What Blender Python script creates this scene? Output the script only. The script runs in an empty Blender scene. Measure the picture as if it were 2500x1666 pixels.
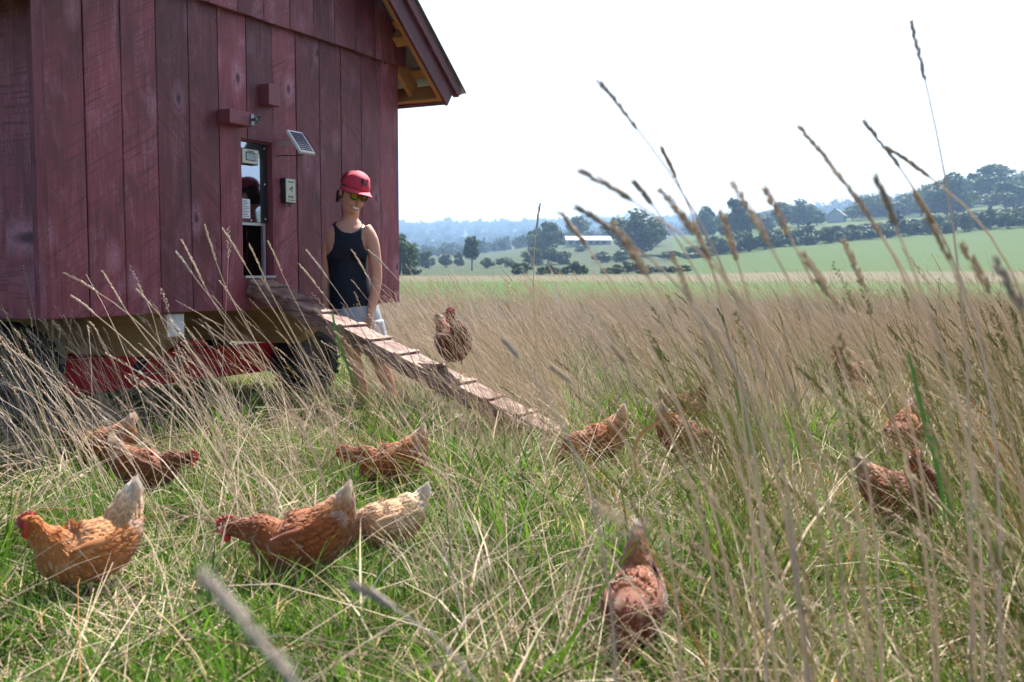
import bpy, bmesh, math, random
import numpy as np
from mathutils import Vector, Matrix, Euler

random.seed(7)
RNG = np.random.default_rng(7)
sc = bpy.context.scene
C = sc.collection

# ------------------------------------------------------------------ camera, sky, sun, exposure
F = 2500 * 35 / 36
PITCH = math.atan((833 - 666) / F)
EYE = 1.0
cam = bpy.data.cameras.new('camera')
cam.lens = 35
cam.sensor_width = 36
cam.clip_start = 0.05
cam.clip_end = 9000
cam.dof.use_dof = True
cam.dof.focus_distance = 5.6
cam.dof.aperture_fstop = 4.5
co = bpy.data.objects.new('camera', cam)
C.objects.link(co)
co.location = (0, 0, EYE)
co.rotation_euler = (math.pi / 2 - PITCH, 0, 0)
sc.camera = co

SUN_AZ, SUN_EL = 22.0, 52.0
world = bpy.data.worlds.new('World')
sc.world = world
world.use_nodes = True
wn = world.node_tree
sky = wn.nodes.new('ShaderNodeTexSky')
sky.sky_type = 'NISHITA'
sky.sun_disc = False
sky.sun_elevation = math.radians(SUN_EL)
sky.sun_rotation = math.radians(SUN_AZ)
sky.air_density = 1.0
sky.dust_density = 3.0
sky.ozone_density = 1.0
wn.links.new(sky.outputs[0], wn.nodes['Background'].inputs[0])
wn.nodes['Background'].inputs[1].default_value = 0.08

sl = bpy.data.lights.new('sun', 'SUN')
sl.energy = 5.0
sl.angle = math.radians(0.6)
sl.color = (1.0, 0.965, 0.92)
so = bpy.data.objects.new('sun', sl)
C.objects.link(so)
_a, _e = math.radians(SUN_AZ), math.radians(SUN_EL)
SUN = Vector((math.sin(_a) * math.cos(_e), math.cos(_a) * math.cos(_e), math.sin(_e)))
so.rotation_euler = SUN.to_track_quat('Z', 'Y').to_euler()
so.location = (0, 0, 30)

sc.view_settings.view_transform = 'Standard'
sc.view_settings.look = 'None'
sc.view_settings.gamma = 1.0
sc.view_settings.use_curve_mapping = False
sc.view_settings.exposure = 1.48
sc.render.engine = 'CYCLES'
cy = sc.cycles
cy.max_bounces = 5
cy.diffuse_bounces = 2
cy.glossy_bounces = 3
cy.transmission_bounces = 4
cy.volume_bounces = 0
cy.use_denoising = True
cy.use_adaptive_sampling = True
cy.adaptive_threshold = 0.03
cy.sample_clamp_indirect = 8.0


# ------------------------------------------------------------------ pixel helpers (photo pixels 2500 x 1666)
def ray(x, y):
    dx = (x - 1250) / F
    dy = -(y - 833) / F
    c, s = math.cos(PITCH), math.sin(PITCH)
    return Vector((dx, c + dy * s, -s + dy * c))


def at_depth(x, y, d):
    r = ray(x, y)
    return Vector((0, 0, EYE)) + r * (d / r.y)


def on_ground(x, y, z=0.0):
    r = ray(x, y)
    return Vector((0, 0, EYE)) + r * ((z - EYE) / r.z)


# ------------------------------------------------------------------ object helpers
def tag(o, label=None, cat=None, group=None, kind=None):
    if label:
        o['label'] = label
    if cat:
        o['category'] = cat
    if group:
        o['group'] = group
    if kind:
        o['kind'] = kind
    return o


def empty(name, loc=(0, 0, 0), rz=0.0, label=None, cat=None, group=None):
    o = bpy.data.objects.new(name, None)
    o.empty_display_size = 0.1
    C.objects.link(o)
    o.location = loc
    o.rotation_euler = (0, 0, rz)
    return tag(o, label, cat, group)


class MB:
    def __init__(self):
        self.v, self.f, self.c = [], [], []
        self.n = 0

    def add(self, verts, faces, col=None):
        b = self.n
        self.v.extend([tuple(p) for p in verts])
        self.f.extend([tuple(i + b for i in fc) for fc in faces])
        self.n += len(verts)
        if col is not None:
            if isinstance(col, list):
                self.c.extend(col)
            else:
                self.c.extend([col] * len(verts))
        return self

    def box(self, lo, hi):
        x0, y0, z0 = lo
        x1, y1, z1 = hi
        v = [(x0, y0, z0), (x1, y0, z0), (x1, y1, z0), (x0, y1, z0), (x0, y0, z1), (x1, y0, z1), (x1, y1, z1), (x0, y1, z1)]
        return self.add(v, [(0, 3, 2, 1), (4, 5, 6, 7), (0, 1, 5, 4), (1, 2, 6, 5), (2, 3, 7, 6), (3, 0, 4, 7)])

    def obox(self, c, a, b, d):
        c, a, b, d = Vector(c), Vector(a), Vector(b), Vector(d)
        v = [c - a - b - d, c + a - b - d, c + a + b - d, c - a + b - d, c - a - b + d, c + a - b + d, c + a + b + d, c - a + b + d]
        fs = [(0, 3, 2, 1), (4, 5, 6, 7), (0, 1, 5, 4), (1, 2, 6, 5), (2, 3, 7, 6), (3, 0, 4, 7)]
        if a.cross(b).dot(d) < 0:
            fs = [tuple(reversed(q)) for q in fs]
        return self.add(v, fs)

    def prism(self, poly, vec):
        vec = Vector(vec)
        n = len(poly)
        v = [Vector(p) for p in poly] + [Vector(p) + vec for p in poly]
        fs = [tuple(reversed(range(n))), tuple(range(n, 2 * n))]
        fs += [(i, (i + 1) % n, n + (i + 1) % n, n + i) for i in range(n)]
        return self.add(v, fs)

    def loft(self, rings, cap=True, col=None):
        n = len(rings[0])
        v = [p for r in rings for p in r]
        fs = []
        for k in range(len(rings) - 1):
            for i in range(n):
                j = (i + 1) % n
                fs.append((k * n + i, k * n + j, (k + 1) * n + j, (k + 1) * n + i))
        if cap:
            fs.append(tuple(reversed(range(n))))
            fs.append(tuple(range((len(rings) - 1) * n, len(rings) * n)))
        return self.add(v, fs, col)

    def tube(self, pts, radii, n=6, side=None, cap=True, col=None):
        return self.loft(tube_rings(pts, radii, n, side), cap, col)

    def build(self, name, mat=None, parent=None, smooth=False, bevel=0.0):
        me = bpy.data.meshes.new(name)
        me.from_pydata(self.v, [], self.f)
        if self.c and len(self.c) == len(self.v):
            ca = me.color_attributes.new('col', 'FLOAT_COLOR', 'POINT')
            ca.data.foreach_set('color', np.array([(c[0], c[1], c[2], 1.0) for c in self.c], dtype=np.float32).ravel())
        if smooth:
            me.polygons.foreach_set('use_smooth', [True] * len(me.polygons))
        me.update()
        o = bpy.data.objects.new(name, me)
        C.objects.link(o)
        if mat:
            me.materials.append(mat)
        if parent:
            o.parent = parent
        if bevel:
            m = o.modifiers.new('bevel', 'BEVEL')
            m.width = bevel
            m.segments = 1
            m.limit_method = 'ANGLE'
        return o


def tube_rings(pts, radii, n=6, side=None):
    pts = [Vector(p) for p in pts]
    rings = []
    S = Vector(side) if side is not None else None
    for i, p in enumerate(pts):
        T = (pts[min(i + 1, len(pts) - 1)] - pts[max(i - 1, 0)]).normalized()
        if S is None:
            S = T.orthogonal().normalized()
        S = (S - T * S.dot(T)).normalized()
        N = T.cross(S)
        r = radii[i]
        rw, rh = r if isinstance(r, (tuple, list)) else (r, r)
        rings.append([p + S * (rw * math.cos(2 * math.pi * k / n)) + N * (rh * math.sin(2 * math.pi * k / n)) for k in range(n)])
    return rings


def catmull(P, m):
    P = np.array(P, dtype=float)
    out = []
    n = len(P)
    for i in range(n - 1):
        p0, p1, p2, p3 = P[max(i - 1, 0)], P[i], P[i + 1], P[min(i + 2, n - 1)]
        for k in range(m):
            t = k / m
            out.append(0.5 * ((2 * p1) + (-p0 + p2) * t + (2 * p0 - 5 * p1 + 4 * p2 - p3) * t * t + (-p0 + 3 * p1 - 3 * p2 + p3) * t ** 3))
    out.append(P[-1])
    return np.array(out)


def ellipsoid(mb, c, rx, ry, rz, rot=None, nu=12, nv=8, col=None):
    rings = []
    R = rot or Matrix.Identity(3)
    c = Vector(c)
    for j in range(nv + 1):
        th = math.pi * j / nv
        s = max(math.sin(th), 0.02)
        rings.append([c + R @ Vector((rx * s * math.cos(2 * math.pi * k / nu), ry * s * math.sin(2 * math.pi * k / nu), -rz * math.cos(th))) for k in range(nu)])
    mb.loft(rings, True, col)


# ------------------------------------------------------------------ materials
MATS = {}


class NT:
    def __init__(self, name):
        self.m = bpy.data.materials.new(name)
        self.m.use_nodes = True
        self.t = self.m.node_tree
        self.t.nodes.clear()
        self.out = self.t.nodes.new('ShaderNodeOutputMaterial')
        MATS[name] = self.m

    def n(self, ty, **kw):
        nd = self.t.nodes.new(ty)
        for k, v in kw.items():
            if k.startswith('i_'):
                key = k[2:]
                key = int(key) if key.isdigit() else key.replace('_', ' ')
                self.set(nd.inputs[key], v)
            else:
                setattr(nd, k, v)
        return nd

    def set(self, sock, v):
        if isinstance(v, bpy.types.NodeSocket):
            self.t.links.new(v, sock)
        elif hasattr(v, 'outputs'):
            self.t.links.new(v.outputs[0], sock)
        else:
            if isinstance(v, tuple) and len(v) == 3 and sock.type == 'RGBA':
                v = (*v, 1.0)
            sock.default_value = v

    def surf(self, sh):
        self.t.links.new(sh.outputs[0], self.out.inputs['Surface'])
        return self.m

    def mix(self, fac, a, b, blend='MIX'):
        nd = self.t.nodes.new('ShaderNodeMix')
        nd.data_type = 'RGBA'
        nd.blend_type = blend
        self.set(nd.inputs[0], fac)
        self.set(nd.inputs[6], a)
        self.set(nd.inputs[7], b)
        return nd.outputs[2]

    def math(self, op, a, b=0.5):
        nd = self.t.nodes.new('ShaderNodeMath')
        nd.operation = op
        self.set(nd.inputs[0], a)
        self.set(nd.inputs[1], b)
        return nd.outputs[0]

    def ramp(self, fac, stops):
        nd = self.t.nodes.new('ShaderNodeValToRGB')
        el = nd.color_ramp.elements
        while len(el) < len(stops):
            el.new(0.5)
        for e, (p, c) in zip(el, stops):
            e.position = p
            e.color = (*c, 1.0) if len(c) == 3 else c
        self.set(nd.inputs[0], fac)
        return nd.outputs[0]

    def noise(self, vec, scale, detail=4, rough=0.55, dist=0.0):
        return self.n('ShaderNodeTexNoise', i_Vector=vec, i_Scale=scale, i_Detail=detail, i_Roughness=rough, i_Distortion=dist).outputs[0]

    def mapped(self, vec, scale=(1, 1, 1), rot=(0, 0, 0), loc=(0, 0, 0)):
        nd = self.n('ShaderNodeMapping', i_Vector=vec)
        nd.inputs['Scale'].default_value = scale
        nd.inputs['Rotation'].default_value = rot
        self.set(nd.inputs['Location'], loc)
        return nd.outputs[0]

    def bump(self, h, strength=0.3, dist=0.01):
        return self.n('ShaderNodeBump', i_Strength=strength, i_Distance=dist, i_Height=h).outputs[0]

    def principled(self, **kw):
        return self.n('ShaderNodeBsdfPrincipled', **kw)


def simple(name, col, rough=0.6, metal=0.0, var=0.15, scale=20.0, bump=0.0, spec=0.5, stretch=(1, 1, 1)):
    t = NT(name)
    co_ = t.n('ShaderNodeTexCoord').outputs['Object']
    ns = t.noise(t.mapped(co_, stretch), scale, 5)
    base = t.mix(ns, tuple(c * (1 - var) for c in col), tuple(min(1, c * (1 + var)) for c in col))
    p = t.principled(i_Base_Color=base, i_Roughness=rough, i_Metallic=metal)
    p.inputs['Specular IOR Level'].default_value = spec
    if bump:
        t.set(p.inputs['Normal'], t.bump(ns, bump, 0.005))
    return t.surf(p)


def red_board_material(name, dark, mid, light, grime=0.5):
    """stained rough-sawn board: every board has its own tone, grain, knots, worn patches and saw marks"""
    t = NT(name)
    tc = t.n('ShaderNodeTexCoord').outputs['Object']
    rnd = t.n('ShaderNodeObjectInfo').outputs['Random']
    off = t.n('ShaderNodeVectorMath', operation='SCALE')
    t.set(off.inputs[0], (53.0, 7.0, 71.0))
    t.set(off.inputs['Scale'], rnd)
    add = t.n('ShaderNodeVectorMath', operation='ADD')
    t.set(add.inputs[0], tc)
    t.set(add.inputs[1], off.outputs[0])
    v = add.outputs[0]

    def band(fac, lo, hi, amt=1.0):
        return t.math('MULTIPLY', t.ramp(fac, [(lo, (0, 0, 0)), (hi, (1, 1, 1))]), amt)
    rnd2 = t.math('FRACT', t.math('MULTIPLY', rnd, 17.31), 0.0)
    blotch = t.noise(t.mapped(v, (2.2, 2.2, 1.0)), 2.0, 5, 0.6, 0.6)
    worn = t.noise(t.mapped(v, (3.0, 3.0, 0.9), loc=(4.0, 2.0, 9.0)), 2.4, 6, 0.62, 1.4)
    grain = t.noise(t.mapped(v, (24, 24, 0.75), rot=(0, 0.03, 0)), 2.6, 9, 0.72, 0.9)
    fine = t.noise(t.mapped(v, (60, 60, 26)), 2.0, 3, 0.7)
    saw1 = t.noise(t.mapped(t.mapped(v, rot=(0, math.radians(-38), 0)), (1.2, 1.2, 40)), 1.7, 5, 0.62, 0.15)
    saw2 = t.noise(t.mapped(t.mapped(v, rot=(0, math.radians(30), 0)), (1.2, 1.2, 40)), 1.7, 5, 0.62, 0.15)
    saw = t.mix(t.math('GREATER_THAN', rnd2, 0.45), saw1, saw2)
    sawm = t.math('MULTIPLY', t.math('GREATER_THAN', rnd, 0.35), band(blotch, 0.38, 0.56))
    knot = t.n('ShaderNodeTexVoronoi', i_Vector=t.mapped(v, (4.0, 0.5, 2.3)), i_Scale=1.0, feature='F1').outputs['Distance']
    c = t.mix(band(blotch, 0.34, 0.64), dark, mid)
    c = t.mix(t.math('MULTIPLY', band(worn, 0.48, 0.68, 0.58), band(fine, 0.36, 0.60)), c, light)
    c = t.mix(t.math('SUBTRACT', 0.55, band(grain, 0.36, 0.50, 0.55)), c, tuple(q * 0.38 for q in dark))
    c = t.mix(t.math('MULTIPLY', band(saw, 0.52, 0.62, 0.55), sawm), c, tuple(q * 0.35 for q in dark))
    halo = t.math('SUBTRACT', 1.0, band(knot, 0.12, 0.30))
    core = t.math('SUBTRACT', 1.0, band(knot, 0.045, 0.10))
    c = t.mix(t.math('MULTIPLY', halo, band(fine, 0.30, 0.62, 0.70)), c, light)
    c = t.mix(t.math('MULTIPLY', core, 0.85), c, tuple(q * 0.30 for q in dark))
    br = t.n('ShaderNodeVectorMath', operation='SCALE')
    t.set(br.inputs[0], c)
    t.set(br.inputs['Scale'], t.math('ADD', t.math('MULTIPLY', rnd2, 0.55), 0.68))
    h = t.math('ADD', t.math('MULTIPLY', grain, 0.8), t.math('MULTIPLY', t.math('MULTIPLY', saw, sawm), -0.7))
    p = t.principled(i_Base_Color=br.outputs[0], i_Roughness=t.math('ADD', t.math('MULTIPLY', worn, 0.3), 0.42))
    p.inputs['Specular IOR Level'].default_value = 0.4
    t.set(p.inputs['Normal'], t.bump(h, 0.5, 0.004))
    return t.surf(p)


M_BOARD = red_board_material('red_stained_board', (0.150, 0.031, 0.041), (0.295, 0.062, 0.080), (0.50, 0.23, 0.30))
M_TRIM = red_board_material('red_stained_trim', (0.12, 0.022, 0.032), (0.21, 0.042, 0.060), (0.36, 0.17, 0.22))
M_BLOCK = simple('red_painted_block', (0.23, 0.052, 0.066), 0.5, var=0.12, scale=9, bump=0.1)
M_RAFTER = simple('fresh_rafter_wood', (0.52, 0.23, 0.07), 0.65, var=0.28, scale=5, stretch=(2, 2, 9), bump=0.15)
M_TIMBER = simple('old_beam_timber', (0.56, 0.35, 0.16), 0.75, var=0.5, scale=6, stretch=(9, 0.8, 3), bump=0.35)
M_PALEWOOD = simple('cut_beam_wood', (0.50, 0.33, 0.17), 0.7, var=0.25, scale=14, bump=0.15)
M_WHITEPAINT = simple('white_end_paint', (0.74, 0.71, 0.70), 0.6, var=0.08, scale=30)
M_ROOF = simple('galvanised_roof', (0.36, 0.37, 0.39), 0.4, 0.75, var=0.12, scale=3)


def muddy_red():
    t = NT('muddy_red_steel')
    tc = t.n('ShaderNodeTexCoord').outputs['Object']
    a = t.ramp(t.noise(t.mapped(tc, (1.2, 1.2, 4)), 5, 6, .65), [(0.48, (0, 0, 0)), (0.66, (1, 1, 1))])
    b = t.ramp(t.noise(t.mapped(tc, (9, 9, 1.2)), 4, 4, .6), [(0.56, (0, 0, 0)), (0.68, (1, 1, 1))])
    c = t.mix(t.math('MULTIPLY', a, 0.5), (0.66, 0.010, 0.030), (0.32, 0.020, 0.022))
    c = t.mix(t.math('MULTIPLY', b, 0.35), c, (0.30, 0.20, 0.13))
    return t.surf(t.principled(i_Base_Color=c, i_Roughness=t.math('ADD', t.math('MULTIPLY', a, 0.3), 0.4)))


M_REDSTEEL = muddy_red()
M_PLATE = simple('weathered_steel_plate', (0.38, 0.33, 0.27), 0.6, 0.2, var=0.2, scale=25)
M_RUBBER = simple('black_tyre_rubber', (0.022, 0.024, 0.03), 0.65, var=0.5, scale=18, bump=0.3)
M_RIM = simple('dusty_rim_paint', (0.10, 0.092, 0.085), 0.6, 0.1, var=0.2, scale=14)
M_DARK = simple('black_plastic', (0.012, 0.013, 0.016), 0.4, var=0.1)
M_STEEL = simple('hardware_steel', (0.20, 0.21, 0.23), 0.35, 0.9, var=0.1)
M_ALU = simple('aluminium_profile', (0.62, 0.64, 0.66), 0.35, 0.7, var=0.06)
M_CREAM = simple('cream_device_face', (0.62, 0.60, 0.47), 0.45, var=0.05)
M_PAPER = simple('white_paper', (0.80, 0.81, 0.84), 0.7, var=0.02)
M_INK = simple('print_ink', (0.10, 0.12, 0.16), 0.7, var=0.05)
M_CELL = simple('solar_cell_blue', (0.010, 0.018, 0.055), 0.15, var=0.2, scale=40)
M_LOGO = simple('worn_white_decal', (0.48, 0.44, 0.45), 0.6, var=0.25, scale=60)
M_LOGODARK = simple('black_decal', (0.02, 0.02, 0.028), 0.6)
M_LCD = simple('lcd_screen', (0.30, 0.36, 0.38), 0.12, var=0.02)


def mirror_panel():
    t = NT('mirror_door_sheet')
    tc = t.n('ShaderNodeTexCoord').outputs['Object']
    ns = t.noise(tc, 14, 3)
    p = t.principled(i_Base_Color=(0.40, 0.44, 0.52), i_Metallic=1.0, i_Roughness=t.math('ADD', t.math('MULTIPLY', ns, 0.05), 0.02))
    return t.surf(p)


M_MIRROR = mirror_panel()


def weathered_plank():
    t = NT('weathered_ramp_plank')
    tc = t.n('ShaderNodeTexCoord').outputs['Object']
    g = t.noise(t.mapped(tc, (26, 1.6, 26)), 3.0, 6, 0.65, 0.4)
    b = t.noise(tc, 6.0, 5, 0.6)
    c = t.mix(t.ramp(b, [(0.38, (0, 0, 0)), (0.62, (1, 1, 1))]), (0.16, 0.066, 0.052), (0.37, 0.245, 0.19))
    c = t.mix(t.math('MULTIPLY', t.ramp(g, [(0.40, (1, 1, 1)), (0.55, (0, 0, 0))]), 0.6), c, (0.07, 0.035, 0.032))
    p = t.principled(i_Base_Color=c, i_Roughness=0.8)
    t.set(p.inputs['Normal'], t.bump(g, 0.5, 0.004))
    return t.surf(p)


M_PLANK = weathered_plank()


def plant_mat(name, a, b, cdry=None, trans=0.45, rough=0.6, hue_rand=0.5, dry_amt=0.0, spec=0.25):
    """leaf or stalk material: colour from the per-blade attribute 'tint' and a random value per clump"""
    t = NT(name)
    at = t.n('ShaderNodeAttribute', attribute_name='tint')
    oi = t.n('ShaderNodeObjectInfo')
    f = t.math('ADD', t.math('MULTIPLY', at.outputs['Fac'], 1 - hue_rand), t.math('MULTIPLY', oi.outputs['Random'], hue_rand))
    c = t.mix(f, a, b)
    if cdry:
        k = t.ramp(at.outputs['Fac'], [(1 - dry_amt - 0.02, (0, 0, 0)), (1 - dry_amt + 0.02, (1, 1, 1))])
        c = t.mix(k, c, cdry)
    d = t.principled(i_Base_Color=c, i_Roughness=rough)
    d.inputs['Specular IOR Level'].default_value = spec
    tr = t.n('ShaderNodeBsdfTranslucent', i_Color=c)
    mx = t.n('ShaderNodeMixShader', i_0=trans)
    t.t.links.new(d.outputs[0], mx.inputs[1])
    t.t.links.new(tr.outputs[0], mx.inputs[2])
    return t.surf(mx)


M_GREEN = plant_mat('green_blade', (0.030, 0.100, 0.010), (0.150, 0.265, 0.022), (0.50, 0.38, 0.20), 0.5, 0.55, 0.4, 0.13, 0.12)
M_STRAW = plant_mat('straw_blade', (0.50, 0.37, 0.23), (0.68, 0.56, 0.41), (0.34, 0.16, 0.05), 0.28, 0.55, 0.4, 0.06, 0.15)
M_STALK = plant_mat('dry_stalk', (0.51, 0.39, 0.265), (0.73, 0.62, 0.50), (0.26, 0.25, 0.05), 0.40, 0.55, 0.45, 0.08, 0.15)
M_STALKG = plant_mat('half_green_stalk', (0.080, 0.150, 0.018), (0.42, 0.31, 0.14), (0.52, 0.19, 0.04), 0.45, 0.55, 0.35, 0.08, 0.12)
M_FIELDDRY = plant_mat('dry_field_grass', (0.34, 0.265, 0.205), (0.74, 0.655, 0.585), (0.13, 0.18, 0.03), 0.35, 0.6, 0.25, 0.20, 0.12)
M_LEAF = plant_mat('tree_leaf', (0.024, 0.060, 0.012), (0.070, 0.115, 0.022), None, 0.3, 0.6, 0.3)
M_LEAF2 = plant_mat('bush_leaf', (0.034, 0.072, 0.014), (0.090, 0.125, 0.026), None, 0.3, 0.6, 0.4)
M_NEEDLE = plant_mat('conifer_needle', (0.014, 0.034, 0.016), (0.030, 0.055, 0.022), None, 0.15, 0.6, 0.3)
M_FAR = plant_mat('far_wood_leaf', (0.022, 0.045, 0.018), (0.045, 0.070, 0.026), None, 0.25, 0.7, 0.6)
M_BARK = simple('bark', (0.10, 0.075, 0.055), 0.85, var=0.35, scale=3, bump=0.4)


def ground_mat(name, a, b, c, s1=0.6, s2=6.0, fine=40.0):
    t = NT(name)
    tc = t.n('ShaderNodeTexCoord').outputs['Object']
    big = t.ramp(t.noise(tc, s1, 4, 0.6), [(0.35, (0, 0, 0)), (0.65, (1, 1, 1))])
    md = t.ramp(t.noise(tc, s2, 5, 0.65), [(0.35, (0, 0, 0)), (0.65, (1, 1, 1))])
    fn = t.noise(tc, fine, 4, 0.7)
    col = t.mix(t.math('MULTIPLY', md, 0.8), t.mix(big, a, b), c)
    col = t.mix(t.math('MULTIPLY', fn, 0.5), col, tuple(q * 0.45 for q in a))
    p = t.principled(i_Base_Color=col, i_Roughness=0.9)
    p.inputs['Specular IOR Level'].default_value = 0.1
    t.set(p.inputs['Normal'], t.bump(t.math('ADD', fn, md), 0.7, 0.05))
    return t.surf(p)


M_SOIL = ground_mat('meadow_soil', (0.030, 0.042, 0.012), (0.055, 0.046, 0.020), (0.022, 0.032, 0.010), 0.7, 5.0, 50.0)
M_FIELD = ground_mat('green_field_grass', (0.036, 0.092, 0.007), (0.054, 0.102, 0.010), (0.046, 0.084, 0.010), 0.03, 0.25, 2.5)
M_TANBAND = ground_mat('rough_tan_grass', (0.15, 0.115, 0.065), (0.115, 0.105, 0.050), (0.08, 0.085, 0.034), 0.04, 0.3, 1.2)
M_VALLEY = ground_mat('valley_pasture', (0.036, 0.060, 0.014), (0.056, 0.070, 0.022), (0.026, 0.044, 0.012), 0.012, 0.07, 0.7)
M_HILLFLD = ground_mat('hill_pasture', (0.032, 0.078, 0.003), (0.042, 0.088, 0.004), (0.046, 0.072, 0.005), 0.015, 0.12, 0.9)
M_RIDGE = ground_mat('wooded_ridge_soil', (0.03, 0.05, 0.018), (0.04, 0.06, 0.022), (0.03, 0.045, 0.016), 0.01, 0.05, 0.4)

# ------------------------------------------------------------------ terrain
T_X = np.array([900, 1150, 1400, 1700, 1900, 2200, 2500], float)
T_D = np.array([0.01, 110, 140, 200, 300, 420, 600, 900, 1500, 2300, 2800], float)
T_E = {140: (-10, -10, -10, -8, -4, -2, 0), 200: (-2, -2, 0, 8, 18, 30, 38), 300: (8, 10, 18, 36, 64, 92, 116),
       420: (20, 24, 60, 74, 100, 124, 152), 600: (36, 40, 78, 92, 122, 152, 184), 900: (42, 44, 74, 90, 124, 160, 192),
       1500: (54, 58, 76, 92, 124, 160, 190), 2300: (104, 108, 116, 122, 128, 160, 188), 2800: (96, 100, 110, 116, 124, 156, 182)}
T_Z = np.zeros((len(T_D), len(T_X)))
for i_, d_ in enumerate(T_D):
    if d_ >= 140:
        T_Z[i_] = 1 + np.array(T_E[int(d_)]) / F * d_


def terrain_z(x, y):
    d = math.hypot(x, y)
    if d < 110:
        return 0.0
    az = math.atan2(x, y)
    if abs(az) < 1.0:
        q = 1250 + F * math.tan(az)
    else:
        w = (az % (2 * math.pi) - 1.0) / (2 * math.pi - 2.0)
        q = 2500 + (900 - 2500) * w
    q = min(max(q, 900), 2500)
    depth = d * max(math.cos(az), 0.75) if abs(az) < 1.0 else d * 0.8
    depth = max(depth, 1.0)
    col = np.array([np.interp(depth, T_D, T_Z[:, k]) for k in range(len(T_X))])
    return float(np.interp(q, T_X, col)) + 0.35 * math.sin(x * 0.031 + 1.3) * math.sin(y * 0.023) * min(1, (d - 110) / 200)


def terrain_ring(name, radii, mat, dz=0.0, nseg=192):
    mb = MB()
    v = []
    for r in radii:
        for k in range(nseg):
            # finer columns in front of the camera
            a = -math.pi + 2 * math.pi * k / nseg
            a = a - 0.75 * math.sin(a)
            x, y = r * math.sin(a), r * math.cos(a)
            v.append((x, y, terrain_z(x, y) + dz))
    fs = []
    for i in range(len(radii) - 1):
        for k in range(nseg):
            j = (k + 1) % nseg
            fs.append((i * nseg + k, (i + 1) * nseg + k, (i + 1) * nseg + j, i * nseg + j))
    mb.add(v, fs)
    o = mb.build(name, mat, smooth=True)
    tag(o, kind='structure')
    return o


terrain_ring('meadow_ground', [0.02, 2, 4, 6, 8, 11, 15, 19.5, 24], M_SOIL)
terrain_ring('green_field', [22, 30, 42, 60, 85, 112], M_FIELD, 0.004)
terrain_ring('rough_grass_strip', [110, 120, 130, 142, 160], M_TANBAND, 0.02)


def sector(name, a0, a1, radii, mat, dz, n=110):
    mb = MB()
    v = []
    for r in radii:
        for k in range(n + 1):
            a = a0 + (a1 - a0) * k / n
            x, y = r * math.sin(a), r * math.cos(a)
            v.append((x, y, terrain_z(x, y) + dz))
    fs = []
    for i in range(len(radii) - 1):
        for k in range(n):
            fs.append((i * (n + 1) + k, (i + 1) * (n + 1) + k, (i + 1) * (n + 1) + k + 1, i * (n + 1) + k + 1))
    mb.add(v, fs)
    return tag(mb.build(name, mat, smooth=True), kind='structure')


AZ_SPLIT = math.atan((1640 - 1250) / F)
RR = [156, 175, 200, 225, 260, 300, 340, 380, 420, 470, 540, 620, 720, 850, 1000]
sector('valley_pasture', AZ_SPLIT - 2 * math.pi + 2.2, AZ_SPLIT, RR, M_VALLEY, 0.04, 150)
sector('hillside_pasture', AZ_SPLIT, AZ_SPLIT + 2.2, RR, M_HILLFLD, 0.04, 110)
terrain_ring('far_ridge', [985, 1200, 1500, 1750, 2000, 2300, 2500, 2650], M_RIDGE)


# ------------------------------------------------------------------ scatter helper (geometry-node instances)
def source_collection(name, meshes):
    col = bpy.data.collections.new(name)
    for i, (me, mat) in enumerate(meshes):
        o = bpy.data.objects.new('%s_%02d' % (name, i), me)
        if mat and not me.materials:
            me.materials.append(mat)
        col.objects.link(o)
    return col


def scatter(name, pts, rot, scl, idx, col, label, cat):
    me = bpy.data.meshes.new(name)
    n = len(pts)
    me.vertices.add(n)
    me.vertices.foreach_set('co', np.asarray(pts, np.float32).ravel())
    a = me.attributes.new('rot', 'FLOAT_VECTOR', 'POINT')
    a.data.foreach_set('vector', np.asarray(rot, np.float32).ravel())
    a = me.attributes.new('scl', 'FLOAT_VECTOR', 'POINT')
    a.data.foreach_set('vector', np.asarray(scl, np.float32).ravel())
    a = me.attributes.new('pick', 'INT', 'POINT')
    a.data.foreach_set('value', np.asarray(idx, np.int32))
    me.update()
    o = bpy.data.objects.new(name, me)
    C.objects.link(o)
    g = bpy.data.node_groups.new(name + '_nodes', 'GeometryNodeTree')
    g.interface.new_socket('Geometry', in_out='INPUT', socket_type='NodeSocketGeometry')
    g.interface.new_socket('Geometry', in_out='OUTPUT', socket_type='NodeSocketGeometry')
    gi, go = g.nodes.new('NodeGroupInput'), g.nodes.new('NodeGroupOutput')
    ci = g.nodes.new('GeometryNodeCollectionInfo')
    ci.inputs['Collection'].default_value = col
    ci.inputs['Separate Children'].default_value = True
    ci.inputs['Reset Children'].default_value = True
    ip = g.nodes.new('GeometryNodeInstanceOnPoints')
    ip.inputs['Pick Instance'].default_value = True

    def named(nm, ty):
        q = g.nodes.new('GeometryNodeInputNamedAttribute')
        q.data_type = ty
        q.inputs['Name'].default_value = nm
        return q.outputs['Attribute']
    e2r = g.nodes.new('FunctionNodeEulerToRotation')
    L = g.links.new
    L(gi.outputs[0], ip.inputs['Points'])
    L(ci.outputs[0], ip.inputs['Instance'])
    L(named('pick', 'INT'), ip.inputs['Instance Index'])
    L(named('rot', 'FLOAT_VECTOR'), e2r.inputs[0])
    L(e2r.outputs[0], ip.inputs['Rotation'])
    L(named('scl', 'FLOAT_VECTOR'), ip.inputs['Scale'])
    L(ip.outputs[0], go.inputs[0])
    md = o.modifiers.new('scatter', 'NODES')
    md.node_group = g
    tag(o, label, cat, kind='stuff')
    return o


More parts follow.
